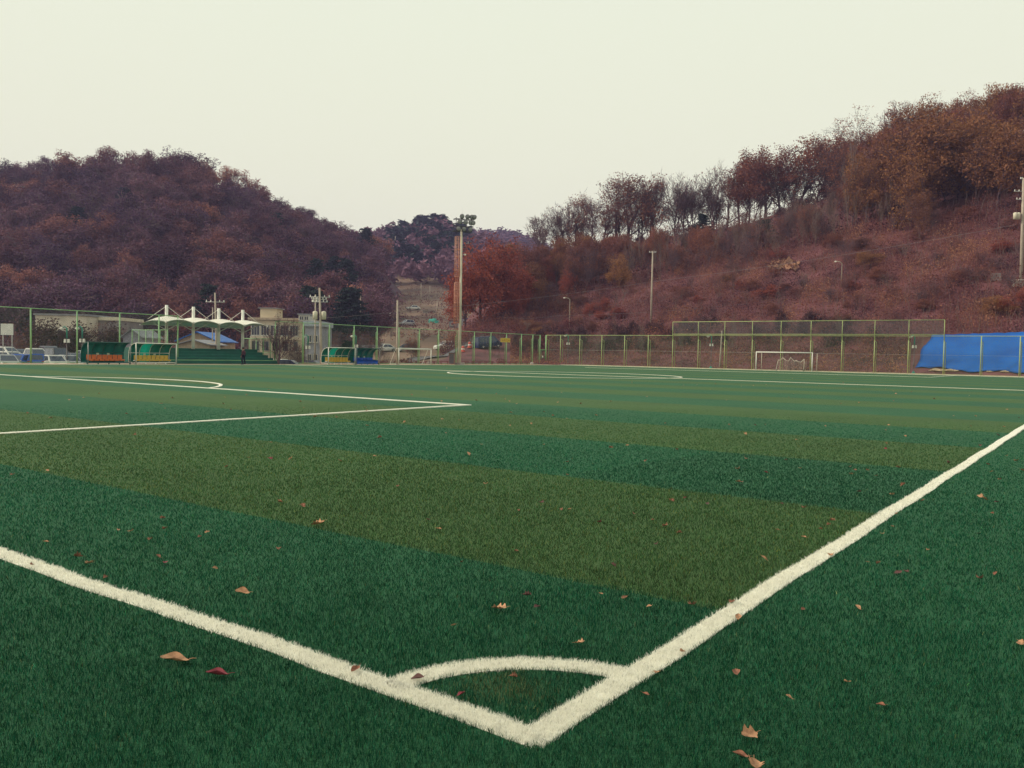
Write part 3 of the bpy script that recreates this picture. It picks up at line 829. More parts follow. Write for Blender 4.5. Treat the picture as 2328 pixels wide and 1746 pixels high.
for i in range(70):
    u = R.uniform(1180, 2420); D, Z = rhill.prof(u); d = D[0] + (D[3] - D[0]) * R.uniform(.4, 1.0); x, y = place(u, d); k = R.choice(['half', 'half', 'bare', 'sapling'])
    seg = 'left of the lone pale pole' if u < 1478 else ('above the left part of the netting' if u < 1800 else ('above the right part of the netting' if u < 2130 else 'above the blue tarpaulin'))
    lb = {'half': 'small half bare tree', 'bare': 'small bare tree', 'sapling': 'thin bare sapling'}[k] + ' in the slope brush, ' + seg
    tree(k, x, y, rhill.z(u, d) - .25, R.uniform(2.2, 4.6), R.uniform(.9, 1.4), lb, lb)
# single bushes on the open slope
for i in range(95):
    u = R.uniform(1130, 2500); D, Z = rhill.prof(u); t_ = R.random(); d = D[0] + 9 + (D[3] - D[0] - 8) * t_
    if u > 2070 and d < D[0] + 13: continue
    x, y = place(u, d); k = R.choice(['half', 'half', 'red', 'orange', 'half', 'red', 'oak'])
    seg = 'left of the lone pale pole' if u < 1478 else ('above the left part of the netting' if u < 1800 else ('above the right part of the netting' if u < 2130 else 'above the blue tarpaulin'))
    lb = {'shrub': 'dark shrub', 'half': 'thin twiggy shrub', 'red': 'russet shrub', 'orange': 'orange shrub', 'oak': 'golden brown shrub'}[k] + ' on the open slope, ' + seg
    o = tree(k, x, y, rhill.z(u, d) - .25, R.uniform(1.3, 3.0), R.uniform(1.2, 1.9), lb, lb); o.name = 'slope_shrub'; o['category'] = 'shrub'
# dark thicket on the bank right behind the goal end fence
for i in range(64):
    u = R.uniform(1165, 1990); e = R.uniform(8, 17); d = fence_d(u) + e; x, y = place(u, d)
    seg = 'near the corner gate' if u < 1400 else ('left of the goal' if u < 1700 else ('behind the goal' if u < 1860 else 'right of the goal'))
    lb = 'dark violet shrub of the thicket behind the end fence, ' + seg
    o = tree('shrub', x, y, rhill.z(u, d) - .3, R.uniform(1.5, 2.8), R.uniform(.9, 1.4), lb, lb); o.name = 'thicket_shrub'; o['category'] = 'shrub'
# saplings behind the goal end fence
for i, (u, e, H) in enumerate([(1356, 5, 5.0), (1458, 4, 6.2), (1463, 6, 5.5), (1550, 4, 6.0), (1552, 7, 6.5), (1657, 4, 6.4), (1664, 8, 6.0), (1900, 8, 5.5), (1912, 9, 5.0), (1395, 9, 5.0), (1605, 10, 5.2), (1300, 8, 4.4)]):
    d = fence_d(u) + e; x, y = place(u, d)
    tree('sapling', x, y, rhill.z(u, d) - .2, H, 0.55, 'thin bare sapling on the bank behind the goal end fence', 'saplings behind the goal end fence')

# ---- left hill: the wood; the largest in view as trees, the rest behind them one mass
rs = np.random.default_rng(5)
us_ = rs.uniform(-330, 852, 9000); ds_ = 198 + 164 * rs.random(9000) ** 0.9
zz_ = lhill.zs(us_, ds_); xx_, yy_ = place(us_, ds_)
acc = np.empty((0, 2)); cand = []
for x, y, zz, u, d in zip(xx_, yy_, zz_, us_, ds_):
    if zz < 1.0 or len(cand) > 760: continue
    if len(acc) == 0 or ((acc - (x, y)) ** 2).sum(1).min() > 7.5 ** 2:
        cand.append((x, y, zz, u, d)); acc = np.vstack([acc, (x, y)])
cand.sort(key=lambda c_: c_[4])
inview = [c_ for c_ in cand if -70 < c_[3] < 960]
front = set(id(c_) for c_ in inview[:285])
npine = 0
mass_V = []; mass_Q = []; mass_t = []; nv = 0
def mass_add(kind, x, y, z, H, wide, bias=0.0):
    """a tree of a far-off wood, joined into the mass with coarser leaf clumps"""
    global nv
    tm, cm = VAR[kind][rs.integers(NVAR[kind])]
    key = cm.name
    if key not in MC:
        nn = len(cm.vertices); co_ = np.empty(nn * 3, np.float32); cm.vertices.foreach_get('co', co_); co_ = co_.reshape(-1, 4, 3)
        tt = np.empty(len(cm.polygons), np.float32); cm.attributes['tint'].data.foreach_get('value', tt)
        k_ = 150; sel = np.random.default_rng(len(MC)).permutation(len(co_))[:k_]
        c0 = co_[sel].mean(1, keepdims=True); MC[key] = (c0 + (co_[sel] - c0) * 4.6, tt[sel])
    Q_, t_ = MC[key]
    a = rs.random() * 6.28; ca, sa = math.cos(a), math.sin(a); k = H / 10
    P_ = Q_.reshape(-1, 3) * np.array((k * wide, k * wide, k)); P_ = np.stack([P_[:, 0] * ca - P_[:, 1] * sa + x, P_[:, 0] * sa + P_[:, 1] * ca + y, P_[:, 2] + z], 1)
    mass_V.append(P_); mass_t.append(np.clip(t_ * 0.5 + 0.3 * rs.random() + bias, 0, 1))
MC = {}
GL = 'trees of the wood covering the left hill'
for c_ in cand:
    x, y, z, u, d = c_
    pine = (660 < u < 800 and d < 290 and rs.random() < 0.45) or (u < 120 and d < 260 and rs.random() < 0.2) or rs.random() < 0.025
    H = rs.uniform(9.5, 14.5); wd = rs.uniform(1.0, 1.35)
    if id(c_) in front:
        hp = next(p_ for lim, p_ in ((90, 'above the parked cars'), (200, 'above the long pale building'), (330, 'above the left dugouts'), (450, 'above the left tent masts'), (570, 'above the right tent masts'), (700, 'above the cream building'), (800, 'right of the transformer pole'), (2000, 'at its right end')) if u < lim)
        lv = 'foot' if d < 212 else ('lower slope' if d < 230 else ('middle slope' if d < 250 else ('upper slope' if d < 268 else ('high slope' if d < 285 else 'shoulder'))))
        if pine: lb = 'dark green pine on the %s of the left hill, %s' % (lv, hp); tree('pine', x, y, z - .3, H, 1.2, lb, lb)
        elif noise2(x * .03, y * .03, 2) + .5 * rs.normal() > 0.05: lb = 'grey violet tree on the %s of the left hill, %s' % (lv, hp); tree('grey', x, y, z - .3, H * 1.05, wd, lb, lb)
        else: lb = 'brown leaved tree on the %s of the left hill, %s' % (lv, hp); tree('wood', x, y, z - .3, H, wd, lb, lb)
    else: mass_add('wood', x, y, z - .3, H, wd)
def flush(name, label, m):
    global mass_V, mass_t
    V = np.concatenate(mass_V); Q = np.arange(len(V)).reshape(-1, 4); t = np.concatenate(mass_t)
    o = link(name, np_mesh(name, V, Q, m, ('tint', 'FLOAT', 'FACE', t))); tag(o, label, 'wood', kind='stuff'); mass_V = []; mass_t = []
    return o
flush('hilltop_wood', 'far brown treetops along the crest of the left hill', greywood_m)
# valley wood and far hill wood: read as one mass
cnt = 0
while cnt < 420:
    u = rs.uniform(660, 1240); d = rs.uniform(385, 585); z = vhill.z(u, d)
    if z < 10: continue
    x, y = place(u, d); mass_add('wood', x, y, z - .3, rs.uniform(9, 14), rs.uniform(.9, 1.3)); cnt += 1
flush('valley_wood', 'hazy brown wood on the hill at the end of the valley', greywood_m)
for i in range(110):
    u = rs.uniform(880, 1060); d = rs.uniform(420, 580); x, y = place(u, d); mass_add('pine', x, y, vhill.z(u, d) - .3, rs.uniform(9, 14), 1.6)
flush('valley_pines', 'dark green pines scattered through the wood at the end of the valley', pine_m)
for i in range(420):
    u = rs.uniform(960, 1290); d = rs.uniform(760, 930); x, y = place(u, d); mass_add('wood', x, y, fhill.z(u, d) - .5, rs.uniform(11, 15), rs.uniform(1.1, 1.6))
flush('distant_wood', 'bluish far wood on the last hill behind the floodlight mast', greywood_m)

# ---- undergrowth: brush on the right slope, one mass of leaves and twigs
def brush(n, u0, u1, t0, t1, hill, hmax, size, seed, dens=1.0, bias=0.0, rows_=(0, 3)):
    rs = np.random.default_rng(seed); P = []; T = []
    us = rs.uniform(u0, u1, n); ts = t0 + (t1 - t0) * rs.random(n)
    da = np.interp(us, hill.us, hill.D[:, rows_[0]]); db = np.interp(us, hill.us, hill.D[:, rows_[1]])
    d = da + (db - da) * ts; x, y = place(us, d)
    ok = ~((us > 2070) & (d < da + 8.6)) & ~((us < 1160) & (d < da + 24))      # nothing grows through the tarpaulin or on the ramp
    x, y, us, d = x[ok], y[ok], us[ok], d[ok]
    P = np.stack([x, y, hill.zs(us, d)], 1)
    cl = 0.65 * noise2(P[:, 0] * 0.30, P[:, 1] * 0.30, seed, 5) + 0.5 * noise2(P[:, 0] * 1.1, P[:, 1] * 1.1, seed + 5, 3)
    keep = rs.random(len(P)) < np.clip(0.62 + 0.7 * cl, 0.10, 1) * dens
    P = P[keep]; cl = cl[keep]
    hh = hmax * np.clip(0.42 + 0.95 * cl + 0.2 * rs.normal(size=len(P)), 0.06, 1.2)
    z = rs.random(len(P)) ** 0.7 * hh
    Q = P.copy(); Q[:, 2] += z
    big = noise2(P[:, 0] * 0.11, P[:, 1] * 0.11, seed + 3)
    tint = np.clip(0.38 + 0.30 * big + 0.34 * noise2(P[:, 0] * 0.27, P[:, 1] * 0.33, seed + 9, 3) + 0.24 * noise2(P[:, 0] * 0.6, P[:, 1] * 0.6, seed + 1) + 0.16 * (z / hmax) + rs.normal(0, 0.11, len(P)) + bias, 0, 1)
    V_, Q_, T_ = leaf_quads(Q, size, rs, tint, 0.1)
    up = rs.random(len(Q)) < 0.42; k = up.sum()          # upright stalks among the leaves
    C_ = Q[up]; ax = np.stack([rs.normal(0, .28, k), rs.normal(0, .28, k), np.ones(k)], 1) * (size * 2.4 * (.5 + rs.random(k)))[:, None]
    sd_ = rs.normal(size=(k, 3)) * np.array((1, 1, .2)); sd_ *= (size * .22 / np.linalg.norm(sd_, axis=1))[:, None]
    V_.reshape(-1, 4, 3)[up] = np.stack([C_ - ax * .5, C_ + sd_, C_ + ax * .5, C_ - sd_], 1)
    return V_, Q_, np.clip(T_ + np.where(up, .10, 0), 0, 1)
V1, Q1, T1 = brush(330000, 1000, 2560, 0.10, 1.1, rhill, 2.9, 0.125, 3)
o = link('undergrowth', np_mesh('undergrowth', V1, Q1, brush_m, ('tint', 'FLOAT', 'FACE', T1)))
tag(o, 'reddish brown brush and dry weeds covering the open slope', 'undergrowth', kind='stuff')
V1, Q1, T1 = brush(34000, 1000, 2560, 0.0, 0.16, rhill, 0.5, 0.12, 8, bias=0.20)
o = link('dry_grass', np_mesh('dry_grass', V1, Q1, brush_m, ('tint', 'FLOAT', 'FACE', T1)))
tag(o, 'low reddish dry grass on the bank behind the goal end fence', 'grass', kind='stuff')
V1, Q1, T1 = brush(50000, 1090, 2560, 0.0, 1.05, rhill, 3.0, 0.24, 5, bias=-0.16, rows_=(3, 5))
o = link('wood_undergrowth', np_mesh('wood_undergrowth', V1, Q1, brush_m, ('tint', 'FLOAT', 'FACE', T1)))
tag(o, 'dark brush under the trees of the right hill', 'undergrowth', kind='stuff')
# thin upright stems standing in the slope
rs = np.random.default_rng(21); st = MB()
for i in range(2200):
    u = rs.uniform(1090, 2540); D, Z = rhill.prof(u); t = rs.random(); d = D[0] + 6 + (D[4] - D[0] - 6) * t; x, y = place(u, d); z = rhill.z(u, d)
    H = rs.uniform(1.2, 3.2) * (1.6 if t > 0.66 else 1.0); lx, ly = rs.normal(0, .18, 2)
    st.tube([(x, y, z - .1), (x + lx * H * .5, y + ly * H * .5, z + H * .55), (x + lx * H, y + ly * H, z + H)], [.03, .022, .012], 3, False)
o = st.build('bare_stems', bark_g); tag(o, 'thin bare stems standing in the brush of the right slope', 'undergrowth', kind='stuff')
# brush in the valley, round the ramp and behind the far fence
def brush_uv(hill, n, u0, u1, d0, d1, hmax, size, seed, bias=0.0):
    rs = np.random.default_rng(seed); us = rs.uniform(u0, u1, n); ds = rs.uniform(d0, d1, n)
    x, y = place(us, ds); P = np.stack([x, y, hill.zs(us, ds)], 1)
    cl = noise2(P[:, 0] * .25, P[:, 1] * .25, seed, 5); k = rs.random(n) < np.clip(0.3 + 0.9 * cl, 0, 1); P = P[k]; cl = cl[k]
    z = rs.random(len(P)) ** .7 * hmax * np.clip(.3 + cl, .1, 1.2); Q = P.copy(); Q[:, 2] += z
    tint = np.clip(.42 + .3 * noise2(P[:, 0] * .1, P[:, 1] * .1, seed + 2) + rs.normal(0, .15, len(P)) + bias, 0, 1)
    return leaf_quads(Q, size, rs, tint, .1)
V1, Q1, T1 = brush_uv(vhill, 22000, 830, 1130, 172, 390, 1.6, 0.22, 31)
o = link('valley_brush', np_mesh('valley_brush', V1, Q1, brush_m, ('tint', 'FLOAT', 'FACE', T1)))
tag(o, 'brown brush on the terraces of the valley', 'undergrowth', kind='stuff')
V1, Q1, T1 = brush_uv(lhill, 26000, -120, 850, 178, 215, 4.0, 0.36, 33, bias=-0.05)
o = link('woodland_edge_brush', np_mesh('woodland_edge_brush', V1, Q1, brush_m, ('tint', 'FLOAT', 'FACE', T1)))
tag(o, 'reddish brush along the foot of the left hill', 'undergrowth', kind='stuff')

# ---- the hazy air of the valley
hz = MB().box((-250, 420, 82), (1900, 2100, 172)).build('haze', MATS['white_paint'])
hm = bpy.data.materials.new('haze_air'); hm.use_nodes = True
hn = hm.node_tree.nodes; hn.remove(hn['Principled BSDF'])
pv = hn.new('ShaderNodeVolumePrincipled'); pv.inputs['Color'].default_value = (0.58, 0.54, 1.0, 1); pv.inputs['Density'].default_value = 0.00026
pv.inputs['Anisotropy'].default_value = 0.0
hm.node_tree.links.new(pv.outputs[0], hn['Material Output'].inputs['Volume'])
hz.data.materials.clear(); hz.data.materials.append(hm)
tag(hz, 'thin violet haze in the air of the valley', 'haze', kind='stuff')

# ================================================================== BUILT THINGS ROUND THE PITCH
link_green = mesh_mat('chain_link_green', (0.10, 0.16, 0.08), 0.085, 0.075)
net_dark = mesh_mat('safety_netting', (0.10, 0.10, 0.10), 0.06, 0.16)
cord_white = mesh_mat('goal_netting', (0.50, 0.42, 0.36), 0.14, 0.07)
def panel(p, q, z0, z1, m, parent, name='mesh_panel'):
    """flat woven panel between two posts, mapped in metres"""
    me = bpy.data.meshes.new(name); o = parent.location
    L = math.hypot(q[0] - p[0], q[1] - p[1])
    me.from_pydata([(p[0] - o[0], p[1] - o[1], z0 - o[2]), (q[0] - o[0], q[1] - o[1], z0 - o[2]), (q[0] - o[0], q[1] - o[1], z1 - o[2]), (p[0] - o[0], p[1] - o[1], z1 - o[2])], [], [(0, 1, 2, 3)])
    uv = me.uv_layers.new(name='UVMap')
    for i, c_ in enumerate(((0, z0), (L, z0), (L, z1), (0, z1))): uv.data[i].uv = c_
    me.materials.append(m); ob = bpy.data.objects.new(name, me); COL.objects.link(ob); ob.parent = parent
    return ob
def fence(name, label, pts, H, m, out, brace=4.1, r=0.062, zb=-0.05, rails=(0.08,), mesh=link_green):
    t = thing(name, label, 'fence', (pts[0][0], pts[0][1], 0))
    for p in pts:
        MB().cyl((p[0], p[1], zb), (p[0], p[1], H), r, r, 8).build('post', m, t, True, world=True)
        if brace:
            q = (p[0] + out[0], p[1] + out[1]); MB().tube([(q[0], q[1], zb), (q[0], q[1], brace - .15), (p[0], p[1], brace)], [r * .8] * 3, 6).build('brace', m, t, True, world=True)
    a, b = pts[0], pts[-1]
    for z in (H,) + tuple(rails): MB().tube([(p[0], p[1], z) for p in pts], 0.04 if z == H else 0.03, 6).build('rail', m, t, True, world=True)
    for p, q in zip(pts[:-1], pts[1:]): panel(p, q, 0.0, H, mesh, t)
    return t
FXL = -73.55
fence('chain_link_fence', 'tall green chain link fence in front of the parked cars', [(FXL, 31.1 + 3.93 * k) for k in range(-5, 4)] + [(FXL, 44.9)], 4.68, fgreen, (-.45, .25))
fence('chain_link_fence', 'tall green chain link fence from the covered stand to the corner gate', [(FXL, 56.7 + 3.9 * k) for k in range(0, 13)] + [(FXL, 106.6), (FXL, 108.6)], 4.66, fgreen, (-.45, .25), rails=(0.08,))
gx_ = [-73.55, -70.85] + [-67.24 + 3.97 * k for k in range(0, 21)]
rf = fence('goal_end_fence', 'long yellow green chain link fence behind the far goal', [(x, 110.5) for x in gx_], 4.72, fyel, (.12, .45), rails=(0.06,))
MB().cyl((gx_[0], 110.5, 2.4), (gx_[-1], 110.5, 2.4), .012, n=4).build('tension_wire', steel, rf, True, world=True)
# taller netting frame above the goal end fence
t = thing('netting_frame', 'raised rectangular netting frame on top of the fence behind the goal', 'netting', (-51.36, 110.45, 4.82))
ex = [x for x in gx_ if -51.6 < x < -15.4]
for x in ex: MB().cyl((x, 110.38, 4.2), (x, 110.38, 6.68), 0.05, n=6).build('post', fyel, t, True, world=True)
for z in (4.90, 6.68): MB().cyl((ex[0], 110.38, z), (ex[-1], 110.38, z), 0.045, n=6).build('rail', fyel, t, True, world=True)
for a, b in zip(ex[:-1], ex[1:]): panel((a, 110.38), (b, 110.38), 4.9, 6.68, net_dark, t, 'net_panel')
# gate in the corner
t = thing('fence_gate', 'narrow green gate at the corner of the two fences', 'gate', (FXL, 109.4, 0))
for y in (108.62, 110.28): MB().cyl((FXL + .02, y, -.05), (FXL + .02, y, 4.72), .08, n=8).build('post', fgreen, t, True, world=True)
MB().cyl((FXL, 108.6, 2.35), (FXL, 110.3, 2.35), .05, n=6).build('lintel', fgreen, t, True, world=True)
lf = MB()
for y in (109.0, 110.1): lf.cyl((FXL + .03, y, .08), (FXL + .03, y, 2.25), .035, n=6)
for z in (.08, 1.1, 2.25): lf.cyl((FXL + .03, 109.0, z), (FXL + .03, 110.1, z), .035, n=6)
lf = lf.build('leaf_frame', mat('gate_green', (.06, .22, .08), .5), t, True, world=True)
panel((FXL + .03, 109.0), (FXL + .03, 110.1), .08, 2.25, net_dark, t, 'leaf_mesh')
MB().box((FXL + .1, 109.3, 1.25), (.1, .22, .3)).build('lock_plate', white, t, world=True)

# ---- goals
def goal_main():
    t = thing('football_goal', 'white full size football goal with torn net at the far end', 'goal', (cxm, FY, 0))
    for s_ in (-3.66, 3.66): MB().cyl((cxm + s_, FY, 0), (cxm + s_, FY, 2.5), .065, n=10).build('post', white, t, True, world=True)
    MB().cyl((cxm - 3.72, FY, 2.44), (cxm + 3.72, FY, 2.44), .065, n=10).build('crossbar', white, t, True, world=True)
    Yb = FY + 1.9
    for s_ in (-3.6, 3.72): MB().cyl((cxm + s_, Yb, 0), (cxm + s_, Yb, 2.35), .03, n=6).build('net_pole', cream, t, True, world=True)
    crv = [(905, 780), (925, 700), (938, 655), (965, 655), (995, 625), (1018, 648), (1040, 662), (1066, 668), (1095, 622), (1112, 645), (1135, 668), (1165, 664), (1190, 676), (1220, 682), (1245, 660), (1262, 640)]
    P = [at_y(1600 + a / 5.53, 700 + b / 5.53, Yb - .1) for a, b in crv]
    MB().tube(P, [.03 + .015 * (i % 3) for i in range(len(P))], 5).build('net_hem', mat('net_cord', (.55, .47, .38), .9), t, True, world=True)
    for k, (a, b) in enumerate(zip(P[:-1], P[1:])):
        pass
    me = bpy.data.meshes.new('net'); vs = []; fs = []
    for i, p in enumerate(P):
        for z in np.linspace(0.02, max(.04, p[2]), 5): vs.append((p[0] - cxm, p[1] + .25 * math.sin(i * 1.7) * (1 - z / 2.5) - FY, z))
    for i in range(len(P) - 1):
        for j in range(4): a = i * 5 + j; fs.append((a, a + 5, a + 6, a + 1))
    me.from_pydata(vs, [], fs); uv = me.uv_layers.new(name='UVMap')
    for lp in me.loops: v = me.vertices[lp.vertex_index].co; uv.data[lp.index].uv = (v[0], v[2])
    me.materials.append(cord_white); ob = bpy.data.objects.new('net', me); COL.objects.link(ob); ob.parent = t
    dr = MB()
    for a, b, w_ in ((1262, 640, .08), (1285, 668, .03), (912, 740, .07)):
        q = at_y(1600 + a / 5.53, 700 + b / 5.53, Yb - .1); dr.tube([(q[0], q[1], q[2]), (q[0] + .05, q[1] - .1, q[2] * .5), (q[0] - .03, q[1], .03)], [w_ * .5, w_ * .7, w_], 5)
    dr.build('net_bundle', MATS['net_cord'], t, True, world=True)
goal_main()
def goal_small():
    t = thing('training_goal', 'smaller white training goal standing at the far edge near the floodlight', 'goal', (-69.6, 75, 0))
    y0, y1 = 72.1, 78.0; H = 2.0; X = -69.6
    for y in (y0, y1):
        MB().cyl((X, y, 0), (X, y, H), .06, n=8).build('post', white, t, True, world=True)
        MB().tube([(X, y, H - .05), (X - .55, y, H - .08), (X - 1.5, y, .05), (X, y, .05)], .03, 6).build('side_brace', white, t, True, world=True)
    MB().cyl((X, y0 - .05, H), (X, y1 + .05, H), .06, n=8).build('crossbar', white, t, True, world=True)
    MB().cyl((X - 1.5, y0, .05), (X - 1.5, y1, .05), .03, n=6).build('back_bar', white, t, True, world=True)
    MB().cyl((X - .55, y0, H - .1), (X - .55, y1, H - .1), .03, n=6).build('rear_top_bar', white, t, True, world=True)
goal_small()

# ---- dugouts
teal = poly_mat('polycarbonate_teal', (0.015, 0.27, 0.21), 0.45)
teal_b = poly_mat('polycarbonate_bright', (0.02, 0.62, 0.52), 0.55)
teal_d = poly_mat('polycarbonate_dark', (0.018, 0.25, 0.215), 0.35)
dfr = mat('dugout_dark_frame', (.03, .12, .10), .5)
paper = mat('paper_notice', (.55, .60, .45), .8)
def dugout(y0, L, label, seat_col, light, nseat, flip=False, blue_skirt=False):
    X = -69.45
    t = thing('dugout', label, 'dugout', (X, y0, 0))
    fm = white if light else dfr
    prof = [(-1.15, .12), (-1.2, .6), (-1.16, 1.05), (-1.0, 1.45), (-.72, 1.72), (-.35, 1.86), (0.02, 1.9)]
    n = 4
    for i in range(n + 1):
        y = y0 + L * i / n
        MB().tube([(X + a, y, b) for a, b in prof], .035, 6).build('rib', fm, t, True, world=True)
    for i in range(n):
        ya, yb = y0 + L * i / n + .02, y0 + L * (i + 1) / n - .02
        pm = (teal_b if i == 1 else teal) if light else teal_d
        MB().sheet([[(X + a + .01, ya, b), (X + a + .01, yb, b)] for a, b in prof], .012, (1, 0, 0)).build('panel', pm, t, True, world=True)
        if i in (1, 2): MB().box((X - 1.13, (ya + yb) / 2, .82), (.012, .22, .3)).build('notice', paper, t, world=True)
    MB().cyl((X - 1.12, y0, 1.02), (X - 1.12, y0 + L, 1.02), .03, n=6).build('rail', fm, t, True, world=True)
    MB().cyl((X + .02, y0, 1.9), (X + .02, y0 + L, 1.9), .05 if light else .035, n=6).build('front_beam', fm, t, True, world=True)
    for y in (y0, y0 + L): MB().cyl((X + .02, y, 0.0), (X + .02, y, 1.9), .055 if light else .03, n=8).build('front_post', fm if light else steel, t, True, world=True)
    b = MB()
    for xx in (X - 1.15, X - .12): b.box((xx, y0 + L / 2, .16), (.07, L, .07))
    for k in range(5): b.box((X - .63, y0 + L * k / 4, .16), (1.0, .06, .06)); b.box((X - .12, y0 + L * k / 4, .06), (.08, .08, .12))
    b.build('base_frame', fm, t, world=True)
    sm = mat('seat_' + seat_col[0], seat_col[1], .45, .1)
    for k in range(nseat):
        y = y0 + .28 + (L - .56) * (k + .5) / nseat; w_ = (L - .56) / nseat * .86
        q = MB(); q.box((X - .62, y, .42), (.42, w_, .05)); q.box((X - .86, y, .62), (.06, w_, .40)); q.box((X - .42, y, .36), (.04, w_, .12)); q.build('seat', sm, t, world=True)
    MB().box((X - .65, y0 + L / 2, .34), (.3, L - .4, .06)).build('bench_beam', fm if light else darkm, t, world=True)
    if blue_skirt:
        MB().sheet([[(X - .1 + .03 * math.sin(k * 2.1), y0 + .1 + (L - .2) * k / 14, z + (.05 * math.sin(k * 1.3) if z > .3 else 0)) for k in range(15)] for z in (.05, .3, .56)], .02, (1, 0, 0)).build('blue_skirt', mat('blue_plastic', (.008, .075, .42), .5, .2, 1.5), t, True, world=True)
dugout(33.9, 3.8, 'dark green dugout with a row of orange seats, leftmost of the four', ('orange', (.62, .16, .04)), False, 7)
dugout(38.2, 3.95, 'white framed teal dugout with yellow seats beside the covered stand', ('yellow', (.62, .40, .06)), True, 8)
dugout(60.7, 4.0, 'white framed teal dugout with yellow seats in front of the cream building', ('yellow', (.62, .40, .06)), True, 8)
dugout(64.95, 3.7, 'dark green dugout with blue skirt, rightmost of the four', ('blue', (.01, .08, .42)), False, 6, blue_skirt=True)

# ---- stand with tent roof
step_m = mat('stand_green', (.012, .115, .085), .7, .15, .6, bump=.1)
t = thing('spectator_stand', 'dark green stepped spectator stand under the white tent roof', 'stand', (-72.2, 49.5, 0))
for k in range(5):
    xa = -72.2 - .9 * k; xb = -80.0
    MB().box(((xa + xb) / 2, 49.5, .15 + .3 * k + .005), (xa - xb, 13.2 - .02 * k, .29 + (0.02 if k else 0))).build('step', step_m, t, world=True)
    MB().box((xa - .03, 49.5, .305 + .3 * k + .012), (.07, 13.1, .03)).build('nosing', mat('nosing_green', (.03, .20, .14), .6), t, world=True)
MB().box((-72.0, 49.5, .38), (.06, 13.0, .05)).build('front_rail', fgreen, t, world=True)
for sx, (ya, lab) in enumerate(((43.2, 'left'), (56.3, 'right'))):
    fence('low_fence', 'green mesh fence along the %s end of the covered stand' % lab, [(-72.6 - 1.25 * k, ya) for k in range(6)], 3.25 if sx == 0 else 2.75, fgreen, (0, 0), brace=0, r=.045, rails=(.1, 1.2))
memb = mat('tent_membrane', (.70, .66, .56), .6, .05, .5)
t = thing('tent_roof', 'white tensile tent roof on four masts above the green stand', 'canopy', (-75.6, 49.5, 1.5))
for i, ym in enumerate((44.95, 47.95, 50.95, 53.95)):
    X = -75.6
    MB().tube([(X, ym, 1.45), (X, ym, 3.3), (X, ym, 5.8)], [.17, .165, .155], 12).build('mast', white, t, True, world=True)
    P = []
    for a in np.linspace(-1, 1, 13):
        P.append([(X + 2.3 * b, ym + 1.49 * a * (1 - .05 * (1 - b * b)), 4.68 - .46 * abs(a) ** 2.1 - (.34 if b > 0 else .80) * b * b * (1 - .5 * a * a)) for b in np.linspace(-1, 1, 9)])
    MB().sheet(P, .03).build('membrane', memb, t, True, world=True)
    for b in (-1, 1):
        P2 = [(X + 2.3 * b, ym + 1.49 * a, 4.66 - .46 * abs(a) ** 2.1 - (.34 if b > 0 else .80) * b * b * (1 - .5 * a * a)) for a in np.linspace(-1, 1, 9)]
        MB().tube(P2, .05, 6).build('edge_tube', white, t, True, world=True)
        for a in (-1, 1):
            MB().cyl((X, ym, 3.3), (X + 1.5 * b, ym + 1.0 * a, 4.22), .05, n=6).build('strut', white, t, True, world=True)
    for a in (-1, 1):
        MB().cyl((X, ym, 5.72), (X + .9 * a, ym + 1.47 * a, 4.35), .022, n=5).build('stay_cable', white, t, True, world=True)
    for a in (-1, 1): MB().box((X + 2.3, ym + 1.47 * a, 4.05), (.12, .10, .16)).build('corner_plate', white, t, world=True)

# ---- floodlight mast
t = thing('floodlight_mast', 'tall cream floodlight mast with three rows of lamps and orange ladder cage', 'floodlight', (-70.9, 85.3, 0))
FP = np.array((-70.9, 85.3, 0.0)); fdir = np.array((0.83, -0.56, 0)); fr = np.array((.56, .83, 0))   # fdir looks to the pitch, fr to the right of the view
dF = depth(FP); pxm = F / dF
def fz(v): return CAM[2] + (hv(1046) - v) / F * dF
Zt = fz(529)
MB().tube([FP + (0, 0, 0), FP + (0, 0, Zt * .5), FP + (0, 0, Zt + .3)], [.21, .17, .13], 14).build('pole', cream, t, True, world=True)
MB().box((FP[0], FP[1], .12), (1.0, 1.0, .3)).build('footing', conc, t, world=True)
lad_m = mat('ladder_orange', (.62, .30, .20), .6, .15)
def fpt(r, f, z): return FP + fr * r + fdir * f + np.array((0, 0, z))
lad = MB()
for r in (-.42, -.72): lad.cyl(fpt(r, .05, fz(792)), fpt(r, .05, fz(541)), .022, n=5)
for z in np.arange(fz(792), fz(541), .32): lad.cyl(fpt(-.42, .05, z), fpt(-.72, .05, z), .014, n=4)
lad.build('ladder', lad_m, t, True, world=True)
for va, vb in ((541, 631), (644, 735)):
    cg = MB()
    for a in np.linspace(-1.2, 1.2, 5): cg.cyl(fpt(-.57 + .36 * math.sin(a), .1 + .62 * math.cos(a), fz(vb)), fpt(-.57 + .36 * math.sin(a), .1 + .62 * math.cos(a), fz(va)), .02, n=4)
    for z in np.linspace(fz(vb), fz(va), 7): cg.tube([fpt(-.57 + .36 * math.sin(a), .1 + .62 * math.cos(a), z) for a in np.linspace(-1.6, 1.6, 9)], .024, 4)
    for r in (-.93, -.21): cg.cyl(fpt(r, .1, fz(vb)), fpt(r, .1, fz(va)), .03, n=4)
    cg.build('ladder_cage', lad_m, t, True, world=True)
zr = [fz(524), fz(509), fz(496)]
pl = MB()
for z, ra, rb in ((fz(528), -1.25, 1.35), (fz(517), -.9, 1.5), (fz(501), -1.1, 1.6)):
    pl.cyl(fpt(ra, .45, z), fpt(rb, .45, z), .05, n=6); pl.cyl(fpt(ra, -.3, z), fpt(rb, -.3, z), .05, n=6)
    for r in np.linspace(ra, rb, 5): pl.cyl(fpt(r, -.3, z), fpt(r, .5, z), .03, n=4)
